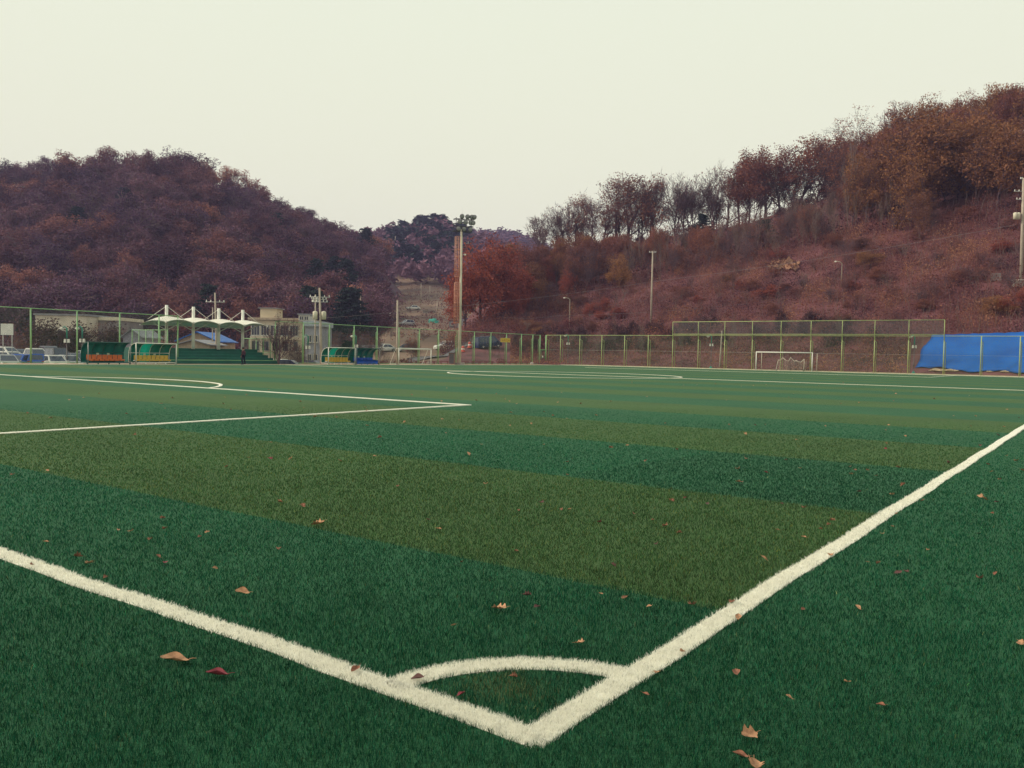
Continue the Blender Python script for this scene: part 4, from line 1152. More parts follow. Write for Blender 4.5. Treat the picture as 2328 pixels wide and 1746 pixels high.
for r in (-.8, 0.0, .6, 1.3): pl.cyl(fpt(r, .1, fz(529)), fpt(r, .1, fz(497)), .04, n=5)
for r in (-1.2, -.8): pl.cyl(fpt(r, .1, fz(528)), fpt(r, .1, fz(512)), .03, n=4)
pl.cyl(fpt(-1.2, .1, fz(512)), fpt(-.8, .1, fz(512)), .03, n=4)
pl.build('lamp_platform', darkm, t, world=True)
MB().cyl(fpt(0, .1, fz(497)), fpt(0, .1, fz(474)), .018, .008, 5).build('lightning_rod', steel, t, True, world=True)
lens = mat('lamp_lens', (.30, .30, .30), .15, .1); lampb = mat('lamp_housing', (.10, .09, .10), .5)
for z, rs_ in ((zr[0], (-.6, .15, 1.0)), (zr[1], (-.45, .35, 1.05, 1.4)), (zr[2], (-.15, .6, 1.2, 1.55))):
    for r in rs_:
        c_ = Vector(fpt(r, .55, z + .05)); ax = Vector((fdir[0] + .25 * fr[0] * (r - .4), fdir[1] + .25 * fr[1] * (r - .4), -.35)).normalized()
        mb = MB(); mb.tube([c_ - ax * .3, c_ - ax * .22, c_ - ax * .05, c_ + ax * .14], [.08, .2, .29, .33], 12); h_ = mb.build('lamp_head', lampb, t, True, world=True)
        mb = MB(); mb.tube([c_ + ax * .135, c_ + ax * .16], [.28, .26], 12); o = mb.build('lens', lens, None, True)
        o.parent = h_; o.location = (-t.location[0], -t.location[1], -t.location[2])
MB().tube([fpt(.2, .1, fz(580)), fpt(.45, .1, fz(580))], .05, 6).build('camera_arm', steel, t, True, world=True)
MB().lathe([(.02, -.12), (.14, -.08), (.16, .05), (.02, .14)], tuple(fpt(.5, .1, fz(580))), n=10).build('camera_dome', white, t, True, world=True)
t = thing('control_cabinet', 'brown grey electrical cabinet at the foot of the floodlight mast', 'cabinet', tuple(fpt(-1.15, .25, 0)))
MB().box(tuple(fpt(-1.15, .25, .78)), (.75, .95, 1.5), rz=.6).build('case', mat('cabinet_brown', (.26, .15, .12), .6), t, world=True)
MB().box(tuple(fpt(-1.15, .25, 1.56)), (.85, 1.05, .07), rz=.6).build('cap', darkm, t, world=True)
q = fpt(-1.15, .25, .78) + np.array((math.sin(.6) * .49, -math.cos(.6) * .49, 0)); MB().box(tuple(q), (.6, .03, 1.3), rz=.6).build('door', mat('cabinet_grey', (.09, .08, .09), .5), t, world=True)

# ---- poles, lamps, cables
def surf(u, d):
    z = -1.15
    for h, a, b in ((rhill, 990, 3300), (vhill, 600, 1190), (lhill, -900, 900)):
        if a <= u <= b and h.prof(u)[0][0] <= d: z = max(z, h.z(u, d))
    return z
def upole(name, label, u, d, zb, vtop, r0, arms=(), trafo=None, lean=0.0, m=polec, lean_px=0):
    x, y = place(u, d); ztop = zat(u, vtop, d); t = thing(name, label, 'utility pole', (x, y, zb))
    dx = lean_px * d / F
    top = Vector((x + _R0[0] * dx, y + _R0[1] * dx, ztop)); b = Vector((x, y, zb - .3))
    MB().tube([b, b.lerp(top, .5), top], [r0, r0 * .82, r0 * .6], 10).build('shaft', m, t, True, world=True)
    for (va, L, bm) in arms:
        f = (zat(u, va, d) - zb + .3) / (ztop - zb + .3); c_ = b.lerp(top, f); a = Vector((_R0[0], _R0[1], 0)) * (L / 2)
        mb = MB(); mb.cyl(c_ - a, c_ + a, .05, n=5)
        o = mb.build('cross_arm', steel, t, True, world=True)
        for s_ in (-.9, -.45, .45, .9): MB().lathe([(.05, 0), (.07, .06), (.03, .1), (.06, .16), (.02, .22)], tuple(c_ + a * s_ + Vector((0, 0, .03))), n=6).build('insulator', white, t, True, world=True)
    if trafo:
        va, n_ = trafo; f = (zat(u, va, d) - zb) / (ztop - zb); c_ = b.lerp(top, f)
        for k in range(n_):
            s_ = (-.55, .45, -.95, .85)[k]; q = c_ + Vector((_R0[0], _R0[1], 0)) * s_ + Vector((-_R0[1] * .1, 0, -.45))
            MB().lathe([(.05, 0), (.27, .03), (.28, .85), (.24, .92), (.06, .98)], tuple(q), n=12).build('transformer', cream, t, True, world=True)
    return t
upole('utility_pole', 'slanting concrete pole with twin transformers beside the cream building', 732, 97, -1, 655, .17, [(676, 2.4, 0), (681, 1.6, 0), (687, 1.8, 0)], (716, 2), lean_px=-7)
upole('utility_pole', 'thin second pole just left of the slanting transformer pole', 716, 104, -1, 670, .12, [(679, 1.0, 0), (686, .9, 0)])
upole('utility_pole', 'plain concrete pole rising behind the right pair of dugouts', 904, 103, -.5, 683, .17, [], lean_px=-2)
upole('utility_pole', 'leaning pole with one cross arm behind the tent roof', 494, 100, -1, 666, .15, [(687, 2.3, 0)], lean_px=-6)
upole('utility_pole', 'short thin pole left of the leaning pole behind the tent roof', 483, 102, -1, 699, .09, [])
d_ = rhill.hit(1478, 735); upole('utility_pole', 'lone pale pole on the open slope below the bare ridge trees', 1478, d_, rhill.z(1478, d_), 572, .19, [(575, 1.2, 0)])
d_ = rhill.hit(2314, 640); upole('utility_pole', 'large concrete pole with yellowish transformers at the right edge', 2314, d_, rhill.z(2314, d_), 408, .24, [(410, .9, 0), (438, 2.6, 0), (456, 1.9, 0)], (492, 4), lean_px=-4)
bigp = (2314, d_)
t = thing('concrete_block', 'pale concrete block at the foot of the large transformer pole', 'block', (*place(2309, d_ - 1.2), rhill.z(2309, d_ - 1.2)))
MB().box((0, 0, .45), (1.5, .9, .9), rz=.4).build('block', conc, t); MB().box((0, 0, .95), (1.6, 1.0, .1), rz=.4).build('cap', white, t)
for u_, v_, lb in ((2194, 651, 'left'), (2257, 643, 'right')):
    dd = rhill.hit(u_, v_); x, y = place(u_, dd); t = thing('stone_slab', 'pale grey slab on the slope, %s of the two left of the transformer pole' % lb, 'slab', (x, y, rhill.z(u_, dd)))
    MB().box((0, 0, .5), (1.3, .6, 1.1), rz=.3, taper=.85).build('slab', mat('grey_slab', (.22, .17, .17), .9, .2, 2.0, bump=.3), t)
x, y = place(1636.5, 116.5); upole('fence_stub_pole', 'short pale pole just behind the goal end fence', 1636.5, fence_d(1636) + 1.2, -.1, 752, .14, [], lean_px=3)
def street_lamp(u, d, zb, vtop, label, side=-1, L=.9):
    x, y = place(u, d); zt = zat(u, vtop, d); t = thing('street_lamp', label, 'street lamp', (x, y, zb)); r = Vector((_R0[0], _R0[1], 0)) * side
    b = Vector((x, y, zb - .2)); tp = Vector((x, y, zt - .35))
    MB().tube([b, tp, tp + Vector((0, 0, .25)) + r * L * .35, tp + Vector((0, 0, .35)) + r * L], [.10, .07, .06, .05], 8).build('shaft', polec, t, True, world=True)
    MB().lathe([(.05, .1), (.16, .04), (.2, -.06), (.04, -.14)], tuple(tp + Vector((0, 0, .3)) + r * (L + .15)), n=10).build('lamp_head', white, t, True, world=True)
d_ = rhill.hit(1293, 748); street_lamp(1293, d_, rhill.z(1293, d_), 677, 'slim street lamp on the slope left of the lone pale pole')
d_ = rhill.hit(1907, 655); street_lamp(1907, d_, rhill.z(1907, d_), 595, 'slim street lamp half buried in the brush of the right slope')
for i, (u_, vb, vt, sd_) in enumerate(((987, 590, 557, -1), (1012, 581, 568, 1), (1069, 582, 566, -1), (921, 570, 553, -1))):
    d_ = 470; street_lamp(u_, d_, vhill.z(u_, d_) - 1, vt, 'tiny street lamp on the valley hill, %s beside the floodlight mast' % ('first to the left', 'nearest on the left', 'nearest on the right', 'farthest left')[i], sd_, 2.2)
for i, (u_, vt, lb) in enumerate(((994, 544, 'pale pole on the wooded valley hill left of the floodlight'), (1060, 550, 'pale pole on the wooded valley hill right of the floodlight'), (895, 538, 'thin pole in the wood left of the valley crest'))):
    upole('distant_pole', lb, u_, 470, vhill.z(u_, 470) - 1, vt, .22, [(vt + 5, 2.4, 0)] if i == 1 else [])
for i, (u_, vb, vt, lb) in enumerate(((955, 690, 645, 'left pole by the terraced field'), (975, 680, 650, 'right pole by the terraced field'), (992, 712, 686, 'low pole beside the valley track'), (818, 703, 672, 'pole in the red brush at the foot of the left hill'))):
    d_ = vhill.hit(u_, vb) if i < 3 else 205; upole('distant_pole', lb, u_, d_, (vhill if i < 3 else lhill).z(u_, d_), vt, .17, [])
def park_lamp(u, d, zb, ztop, label, green=True, box=True):
    x, y = place(u, d); t = thing('lamp_post', label, 'lamp post', (x, y, zb)); dk = mat('lamp_post_dark', (.10, .07, .08), .5); gn = mat('lamp_green', (.03, .26, .19), .45)
    MB().lathe([(.24, 0), (.24, .1), (.16, .22), (.08, .34), (.05, .4)], (x, y, zb), n=10).build('foot', gn, t, True, world=True)
    MB().lathe([(.05, .3), (.05, 1.0), (.09, 1.04), (.09, 1.12), (.05, 1.18), (.045, ztop - zb - 1.2)], (x, y, zb), n=8).build('shaft', dk, t, True, world=True)
    r = Vector((_R0[0], _R0[1], 0)); tp = Vector((x, y, ztop - 1.2))
    MB().tube([tp, tp + Vector((0, 0, 1.0)), tp + Vector((0, 0, 1.18)) - r * .2, tp + Vector((0, 0, 1.1)) - r * .45], [.08, .075, .05, .04], 8).build('arm', gn, t, True, world=True)
    MB().lathe([(.05, .12), (.22, .02), (.24, -.04), (.1, -.16), (.02, -.2)], tuple(tp + Vector((0, 0, 1.0)) - r * .5), n=12).build('lamp_shade', white, t, True, world=True)
    if box:
        for s_ in (-.17, .17): MB().box(tuple(tp + r * s_ + Vector((0, 0, -.25))), (.2, .2, .36), rz=.5, taper=.8).build('loudspeaker', white, t, world=True)
for u_, lb in ((1291, 'lamp post with loudspeakers left of the goal, near the corner gate'), (1616.5, 'lamp post with loudspeakers just left of the far goal'), (2077.5, 'lamp post with loudspeakers at the edge of the blue tarpaulin')):
    park_lamp(u_, fence_d(u_, 111.1), .0, 4.85, lb)
for u_, d_, lb in ((152, 84, 'green topped lamp post among the parked cars, left of the pair'), (187, 86, 'green topped lamp post among the parked cars, right of the pair'), (700, 97, 'green topped lamp post behind the fence by the cream building'), (809, 108, 'green topped lamp post behind the right dugouts')):
    park_lamp(u_, d_, -1.0, zat(u_, 742 if u_ < 200 else 761, d_), lb)
def cable(name, label, P, sag, r=.022):
    pts = []
    for a, b in zip(P[:-1], P[1:]):
        for i in range(12):
            s_ = i / 12; q = np.array(a) * (1 - s_) + np.array(b) * s_; q[2] -= sag * 4 * s_ * (1 - s_); pts.append(q)
    pts.append(np.array(P[-1])); o = MB().tube(pts, r, 4).build(name, wire_m); tag(o, label, 'cable')
dA = 97; d1478 = rhill.hit(1478, 735)
cable('overhead_cable', 'long overhead cable climbing from the transformer pole to the large right pole', [at_d(727, 724, dA), at_d(1477, 641, d1478 - .3), at_d(2308, 511, bigp[1] - .3)], .5)
cable('overhead_cable', 'low overhead cable below the orange trees on the slope', [at_d(1135, 720, 150), at_d(1270, 717, 150), at_d(1700, 690, 140)], .4, .018)
# ---- notices
t = thing('notice_board', 'yellow notice panel hung on the fence below the orange oaks', 'sign', (FXL + .1, 98.6, 3.2))
a, b = at_x(1138, 773, FXL + .1), at_x(1159.5, 773, FXL + .1)
MB().box((FXL + .12, (a[1] + b[1]) / 2, a[2]), (.03, b[1] - a[1], .62)).build('board', mat('notice_yellow', (.62, .46, .06), .6, .05), t, world=True)
red_ink = mat('red_ink', (.45, .08, .03), .7); dk_ink = mat('dark_ink', (.12, .07, .03), .7)
rs = random.Random(4); yy = a[1] + .15
glyph = MB()
while yy < b[1] - .2:        # blocky illegible lettering of the banner
    w_ = rs.uniform(.16, .24)
    for _ in range(3):
        if rs.random() < .6: glyph.box((FXL + .14, yy + w_ / 2, a[2] + rs.uniform(-.18, .18)), (.008, w_, .04))
        else: glyph.box((FXL + .142, yy + rs.uniform(0, w_), a[2]), (.008, .04, rs.uniform(.2, .42)))
    yy += w_ + .06
glyph.build('lettering', red_ink, t, world=True)
x, y = place(16, 84); t = thing('white_board', 'blank white board on posts at the left picture edge', 'board', (x, y, -1))
zA, zB = zat(16, 761.5, 84), zat(16, 736, 84)
MB().box((x, y, (zA + zB) / 2), (1.25, .05, zB - zA), rz=-YAW).build('panel', white, t, world=True)
for s_ in (-.45, .45): MB().cyl((x + _R0[0] * s_, y + _R0[1] * s_ + .05, -1.2), (x + _R0[0] * s_, y + _R0[1] * s_ + .05, zB - .1), .04, n=6).build('post', steel, t, True, world=True)

# ---- blue tarpaulin over the bank at the right
def tarp():
    P = []

    for j in range(17):
        s_ = j / 16; row = []
        for i in range(60):
            ul = 2080 + 34 * s_ + 4 * math.sin(s_ * 9); u = ul + (2560 - ul) * i / 59
            d0 = fence_d(u) + .3; db = 1.5 - .7 * min(1, max(0, (u - 2100) / 130)) + .3 * math.sin(u * .045) + .15 * math.sin(u * .13); dt = 6.2; d = d0 + db + (dt - db) * s_
            x, y = place(u, d); za = rhill.z(u, d0 + db) + .12; zt_ = zat(u, 763 - 7 * max(0, (u - 2112) / 216), d0 + dt); z = za + (zt_ - za) * s_ + .10 * math.sin(3.14 * s_) + .06 * abs(math.sin(u * .11 + s_ * 3 + math.sin(s_ * 7))) + .05 * abs(math.sin(s_ * 19 + .05 * u + 2 * math.sin(u * .02)))
            row.append((x, y, z))
        P.append(row)
    m = mat('blue_tarpaulin', (.006, .105, .40), .6, .15, .35, spec=.2, bump=.5, dark=(.005, .070, .31))
    o = MB().sheet(P, .03).build('tarpaulin', m, None, True); tag(o, 'large bright blue tarpaulin spread over the bank behind the fence', 'tarpaulin')
    for u_, r_ in ((2128, .55), (2142, .4), (2158, .5), (2172, .35), (2250, .3), (2285, .35)):
        d = fence_d(u_) + 1.4; x, y = place(u_, d); z = rhill.z(u_, d)
        mb = MB(); rr = random.Random(int(u_)); prof = [(.05, -.1), (r_, .0), (r_ * .85, r_ * .3), (r_ * .4, r_ * .5), (.03, r_ * .55)]
        mb.lathe(prof, (0, 0, 0), n=8); mb.v = [(a * rr.uniform(.75, 1.3) * 1.5, b * rr.uniform(.7, 1.2), c * rr.uniform(.7, 1.2)) for a, b, c in mb.v]
        o = mb.build('sand_heap' if r_ > .38 else 'rock', mat('pale_sand', (.46, .34, .22), .95, .2, 3), None); o.location = (x, y, z)
        tag(o, 'pale heap of sand or stone below the edge of the blue tarpaulin', 'heap', 'pale heaps under the tarpaulin')
tarp()

# ---- low benches along the far edge, cones and rocks
for i in range(8):
    y = 81.0 + 2.95 * i + (1.0 if i > 1 else 0)
    t = thing('low_bench', 'low brown bench at the fence foot, number %s from the training goal' % ('one two three four five six seven eight'.split()[i]), 'bench', (-72.4, y, 0), group='low benches at the fence foot')
    bm = mat('bench_brown', (.16, .055, .045), .7, .2)
    MB().box((0, 0, .40), (.38, 2.1, .07)).build('seat', bm, t)
    for s_ in (-.75, .75):
        for xx in (-.12, .12): MB().box((xx, s_, .18), (.06, .06, .37)).build('leg', bm, t)
asph = mat('asphalt', (.11, .10, .105), .9, .2, .8, bump=.3)
P = []
for s_ in np.linspace(0, 1, 20):
    u_ = 925 + 175 * s_; dc = 124 + 27 * s_; row = []
    for o_ in (-3.4, -1, 1, 3.4):
        d = dc + o_; x, y = place(u_, d); row.append((x, y, surf(u_, d) + .10))
    P.append(row)
rd = MB().sheet(P, .3).build('road', asph, None, True); tag(rd, kind='structure')
for i, u_ in enumerate((1052.5, 1067.5)):
    d = 136 + 3 * i; x, y = place(u_, d); t = thing('traffic_drum', 'red and white plastic road barrier on the ramp, %s one' % ('left', 'right')[i], 'barrier', (x, y, surf(u_, d) + .1), group='red barriers on the ramp')
    MB().lathe([(.42, 0), (.42, .08), (.30, .12), (.26, .8), (.18, .95), (.05, 1.0)], n=12).build('drum', mat('barrier_red', (.55, .10, .07), .5), t)
    MB().lathe([(.292, .38), (.292, .40), (.285, .55), (.283, .57)], n=12).build('band', white, t)
for i, (u_, r_) in enumerate(((1209.5, .3), (975, .32))):
    x, y = place(u_, fence_d(u_) - 1.2); o = MB().lathe([(.05, -.05), (r_, .05), (r_ * .9, r_ * .8), (r_ * .3, r_ * 1.2)], n=8).build('rock', conc); o.location = (x, y, 0); tag(o, ('pale boulder by the corner gate', 'dark boulder between training goal and cabinet')[i], 'rock')

# ---- parking ground and cars
lot = MB().grid([[(x, y, -1.0 + .6 * (-75 - x) / 33) for x in (-74.5, -85, -95, -108)] for y in (0, 25, 45, 62)]).build('parking_lot', asph); tag(lot, kind='structure')
def lotz(x, y): return -1.0 + .6 * min(1, max(0, (-75 - x) / 33)) if y < 62 else -1.15
CARM = {}
def make_car(kind, colname, col):
    L, Wd, H = {'sedan': (4.6, 1.8, 1.45), 'suv': (4.6, 1.85, 1.70), 'hatch': (4.0, 1.72, 1.5), 'van': (4.9, 1.9, 1.95), 'pickup': (4.9, 1.75, 1.85)}[kind]
    root = thing('parked_car', 'parked car', 'car'); pm = mat('car_' + colname, col, .22, .03, 1.0, spec=.55)
    hb = {'sedan': .82, 'suv': .95, 'hatch': .86, 'van': 1.0, 'pickup': .95}[kind]     # belt height
    st = {'sedan': [(-.5, .55, .78), (-.47, .72, .9), (-.30, hb, .97), (.0, hb, 1), (.22, hb, 1), (.42, .72, .95), (.48, .62, .86), (.5, .45, .74)],
          'suv': [(-.5, .62, .82), (-.48, .9, .93), (-.2, hb, 1), (.2, hb, 1), (.42, .86, .95), (.49, .72, .86), (.5, .5, .78)],
          'hatch': [(-.5, .6, .82), (-.48, .84, .93), (-.2, hb, 1), (.24, hb, 1), (.43, .76, .94), (.49, .62, .84), (.5, .45, .76)],
          'van': [(-.5, .7, .9), (-.49, 1.0, .97), (-.1, hb, 1), (.3, hb, 1), (.44, .92, .95), (.49, .7, .88), (.5, .5, .8)],
          'pickup': [(-.5, .95, .92), (-.49, .98, .95), (-.05, .98, .97), (0.02, hb, 1), (.38, hb, 1), (.48, .85, .95), (.5, .55, .86)]}[kind]
    P = []
    for s_, z, w_ in st:
        y = Wd / 2 * w_; x = s_ * L
        P.append([(x, -y * .93, .22), (x, -y, .42), (x, -y * .99, z * .86), (x, -y * .90, z), (x, y * .90, z), (x, y * .99, z * .86), (x, y, .42), (x, y * .93, .22)])
    mb = MB(); mb.grid(P); n_ = len(P)
    mb.f.append(tuple(range(8))); mb.f.append(tuple(reversed(range((n_ - 1) * 8, n_ * 8))))
    mb.build('body', pm, root, False)
    # cabin
    cb = {'sedan': (-.40, -.20, .08, .28), 'suv': (-.485, -.40, .10, .30), 'hatch': (-.48, -.36, .10, .30), 'van': (-.485, -.45, .20, .38), 'pickup': (.0, .03, .22, .38)}[kind]
    wb, wt = Wd / 2 * .92, Wd / 2 * .70; xr = [c_ * L for c_ in cb]
    base = [(xr[0], -wb), (xr[3], -wb), (xr[3], wb), (xr[0], wb)]; top = [(xr[1], -wt), (xr[2], -wt), (xr[2], wt), (xr[1], wt)]
    zb = hb - .04
    mb = MB(); mb.v = [(x, y, zb) for x, y in base] + [(x, y, H - .04) for x, y in top] + [(x * .97 + .03 * xr[1], y * .86, H) for x, y in top]
    mb.f = [(0, 1, 5, 4), (1, 2, 6, 5), (2, 3, 7, 6), (3, 0, 4, 7), (4, 5, 9, 8), (5, 6, 10, 9), (6, 7, 11, 10), (7, 4, 8, 11), (8, 9, 10, 11)]
    mb.build('cabin', pm, root)
    v = [Vector(p) for p in mb.v]
    def pane(idx, nm, a0, a1, b0, b1):
        A, B_, C_, D_ = (v[i] for i in idx); nrm = (B_ - A).cross(D_ - A).normalized() * .012
        def q(a, b): return (A.lerp(B_, a)).lerp(D_.lerp(C_, a), b) + nrm
        MB().grid([[q(a0, b0), q(a1, b0)], [q(a0, b1), q(a1, b1)]]).build(nm, glass_d, root)
    pane((1, 2, 6, 5), 'windscreen', .06, .94, .12, .9); pane((3, 0, 4, 7), 'rear_window', .08, .92, .15, .88)
    for ids in ((0, 1, 5, 4), (2, 3, 7, 6)):
        pane(ids, 'side_window', .10, .49, .14, .88); pane(ids, 'side_window', .52, .90, .14, .88)
    for sx in (-.31, .31):
        for sy in (-1, 1):
            c_ = (sx * L, sy * (Wd / 2 - .12), .32)
            w_ = MB().lathe([(.2, -.1), (.32, -.1), (.32, .1), (.2, .1)], (0, 0, 0), 'y', 14).build('wheel', black, root, loc=c_)
            MB().lathe([(.03, -.105), (.19, -.1), (.19, .1), (.03, .105)], (0, 0, 0), 'y', 10).build('rim', steel, w_)
    for sy in (-1, 1):
        MB().box((L * .487, sy * Wd * .33, .62), (.08, .36, .14)).build('headlight', lens, root)
        MB().box((-L * .487, sy * Wd * .36, .72), (.07, .24, .2)).build('tail_light', mat('tail_red', (.30, .02, .02), .3), root)
        MB().box((xr[3] - .35, sy * (Wd / 2 + .06), hb + .05), (.1, .2, .13)).build('mirror', pm, root)
    MB().box((L * .495, 0, .4), (.05, Wd * .5, .14)).build('grille', black, root)
    MB().box((L * .502, 0, .46), (.02, .5, .11)).build('number_plate', paper, root)
    if kind == 'pickup':
        MB().box((-.26 * L, 0, .92), (.40 * L, Wd * .8, .1)).build('cargo_bed', black, root)
    return root
COLS = {'white': (.66, .64, .58), 'silver': (.40, .40, .40), 'grey': (.16, .16, .19), 'dark': (.03, .03, .045), 'blue': (.015, .085, .40), 'navy': (.015, .025, .08)}
CARS = [
    ('silver', 'sedan', 14, 80, 12, 'silver sedan nearest the left picture edge in the front row'),
    ('blue', 'sedan', 52, 83, 150, 'bright blue sedan, left of the two blue vehicles'),
    ('blue', 'hatch', 86, 84, 175, 'bright blue hatchback, right of the two blue vehicles'),
    ('white', 'sedan', 122, 83, 20, 'white sedan with dark windows left of the lamp posts in the front row'),
    ('silver', 'sedan', 156, 85, 25, 'silver sedan below the lamp posts in the front row'),
    ('grey', 'hatch', 172, 92, 10, 'grey hatchback behind the silver sedan by the lamp posts'),
    ('dark', 'van', 131, 94, 15, 'dark van in the middle row left of the lamp posts'),
    ('white', 'sedan', 22, 91, 40, 'white sedan in the middle row at the left edge'),
    ('white', 'suv', 82, 99, 15, 'white sport utility car in the back row behind the blue vehicles'),
    ('grey', 'van', 112, 103, 10, 'grey van in the back row behind the dark van'),
    ('white', 'suv', 14, 104, 40, 'white sport utility car in the back row at the left edge'),
    ('silver', 'hatch', 193, 105, 15, 'silver hatchback beside the left dugout'),
    ('grey', 'sedan', 46, 106, 10, 'grey sedan in the back row left of the white utility car'),
    ('white', 'sedan', 641, 97, 60, 'white sedan under the bare tree by the stand'),
    ('navy', 'sedan', 658, 93, 70, 'navy sedan right of the bare tree by the stand'),
    ('dark', 'hatch', 712, 104, 60, 'dark hatchback below the cream building'),
    ('white', 'sedan', 873, 150, -52, 'white sedan on the raised ground behind the right dugouts'),
    ('dark', 'sedan', 925, 150, -75, 'dark sedan behind the training goal'),
    ('white', 'suv', 1015, 150, -62, 'white sport utility car left of the floodlight mast'),
    ('navy', 'van', 1109, 140, 125, 'dark blue van on the slope below the orange oaks'),
    ('white', 'sedan', 938, -707, -70, 'white car parked high on the valley terrace'),
    ('silver', 'hatch', 925, -742, -60, 'pale wrecked car below the one on the valley terrace'),
]
protos = {}
for cn, kd, u_, d_, az, lb in CARS:
    key = (cn, kd)
    if key in protos: o = copy_tree(protos[key])
    else: o = make_car(kd, cn, COLS[cn]); protos[key] = o
    if d_ < 0: d_ = vhill.hit(u_, -d_)
    x, y = place(u_, d_)
    z = lotz(x, y) if u_ < 780 else surf(u_, d_) + .05
    o.location = (x, y, z); toward = math.atan2(CAM[1] - y, CAM[0] - x); o.rotation_euler = (0, 0, toward + math.radians(az))
    o['label'] = lb; o['group'] = 'parked cars'
    if u_ == 1109: o.rotation_euler = (0, -.10, o.rotation_euler[2])

# ---- buildings
bcream = mat('plaster_cream', (.62, .52, .38), .85, .10, .5, bump=.1); bgrey = mat('plaster_bluegrey', (.34, .34, .38), .85, .12, .5); roofg = mat('roof_sheet_grey', (.26, .26, .28), .7, .15, .8)
bluer = mat('roof_sheet_blue', (.012, .13, .46), .5, .12, .8); frame_w = mat('window_frame', (.55, .52, .46), .6); winm = mat('window_glass', (.045, .05, .075), .15, .2, .4, spec=.6)
def house(name, label, u0, u1, d, ztop, depth_m, wall, base=-1.2):
    """box building facing the camera; returns root and a function mapping facade metres to the world"""
    xa, ya = place(u0, d); xb, yb = place(u1, d); Lw = math.hypot(xb - xa, yb - ya); rz = math.atan2(yb - ya, xb - xa)
    t = thing(name, label, 'building', (xa, ya, base), rz)
    MB().box((Lw / 2, depth_m / 2, (ztop - base) / 2), (Lw, depth_m, ztop - base)).build('wall', wall, t)
    return t, Lw, ztop - base
def window(t, x, z, w_, h_, y=-.02, fm=None, sill=True, bars=1):
    f = MB()
    for s_ in (-1, 1): f.box((x + s_ * w_ / 2, y - .03, z), (.08, .1, h_ + .08)); f.box((x, y - .03, z + s_ * h_ / 2), (w_ + .08, .1, .08))
    for k in range(bars): f.box((x - w_ / 2 + w_ * (k + 1) / (bars + 1), y - .025, z), (.05, .08, h_))
    fo = f.build('window', fm or frame_w, t)
    MB().box((x, y - .005, z), (w_, .03, h_)).build('pane', winm, fo)
    if sill: MB().box((x, y - .09, z - h_ / 2 - .07), (w_ + .2, .2, .07)).build('sill', fm or frame_w, fo)
# cream clubhouse
dB = 116
t, Lw, Hh = house('clubhouse', 'cream two storey building with wide windows behind the tent roof', 570, 690, dB, zat(630, 727, dB), 9, bcream)
zz = lambda v: zat(630, v, dB) + 1.2
MB().box((Lw / 2, 4.5, Hh + .1), (Lw + .7, 9.7, .3)).build('roof', mat('roof_edge', (.5, .38, .28), .8), t)
MB().box((Lw * .27, 3, Hh + .85), (2.3, 3, 1.5)).build('roof_box', bcream, t); MB().box((Lw * .27, 3, Hh + 1.65), (2.8, 3.5, .12)).build('roof_box_lid', roofg, t)
for k in range(5): window(t, Lw * (.09 + .182 * k), (zz(740) + zz(763)) / 2, Lw * .155, zz(740) - zz(763), bars=2)
MB().box((Lw / 2, -.12, zz(769)), (Lw + .1, .3, .45)).build('balcony_band', bcream, t)
for k in range(5): window(t, Lw * (.09 + .182 * k), (zz(776) + zz(798)) / 2, Lw * .15, zz(776) - zz(798), bars=1, sill=False)
for k in range(6): MB().box((Lw * (k / 5) * .98 + .1, -.3, zz(770) / 2), (.25, .25, zz(770) - .2)).build('column', bcream, t)
t, Lw, Hh = house('annex', 'bluish grey flat roofed wing right of the cream building', 693, 728, 112, zat(710, 742, 112), 7, bgrey)
MB().box((Lw / 2, 3.4, Hh + .35), (Lw + .4, 7.4, .7)).build('roof_band', mat('band_bluegrey', (.40, .45, .48), .7), t)
for k in range(2): window(t, Lw * (.3 + .4 * k), Hh * .72, .55, .9); window(t, Lw * (.3 + .4 * k), Hh * .3, .55, .9)
t, Lw, Hh = house('roof_kiosk', 'small glazed stair box on the roof between cream building and wing', 678, 703, 114, zat(690, 716, 114), 3, frame_w, base=zat(690, 731, 114))
for k in range(2): window(t, Lw * (.28 + .44 * k), Hh * .5, Lw * .36, Hh * .6, sill=False)
MB().box((Lw / 2, 1.5, Hh + .08), (Lw + .3, 3.3, .16)).build('roof', roofg, t)
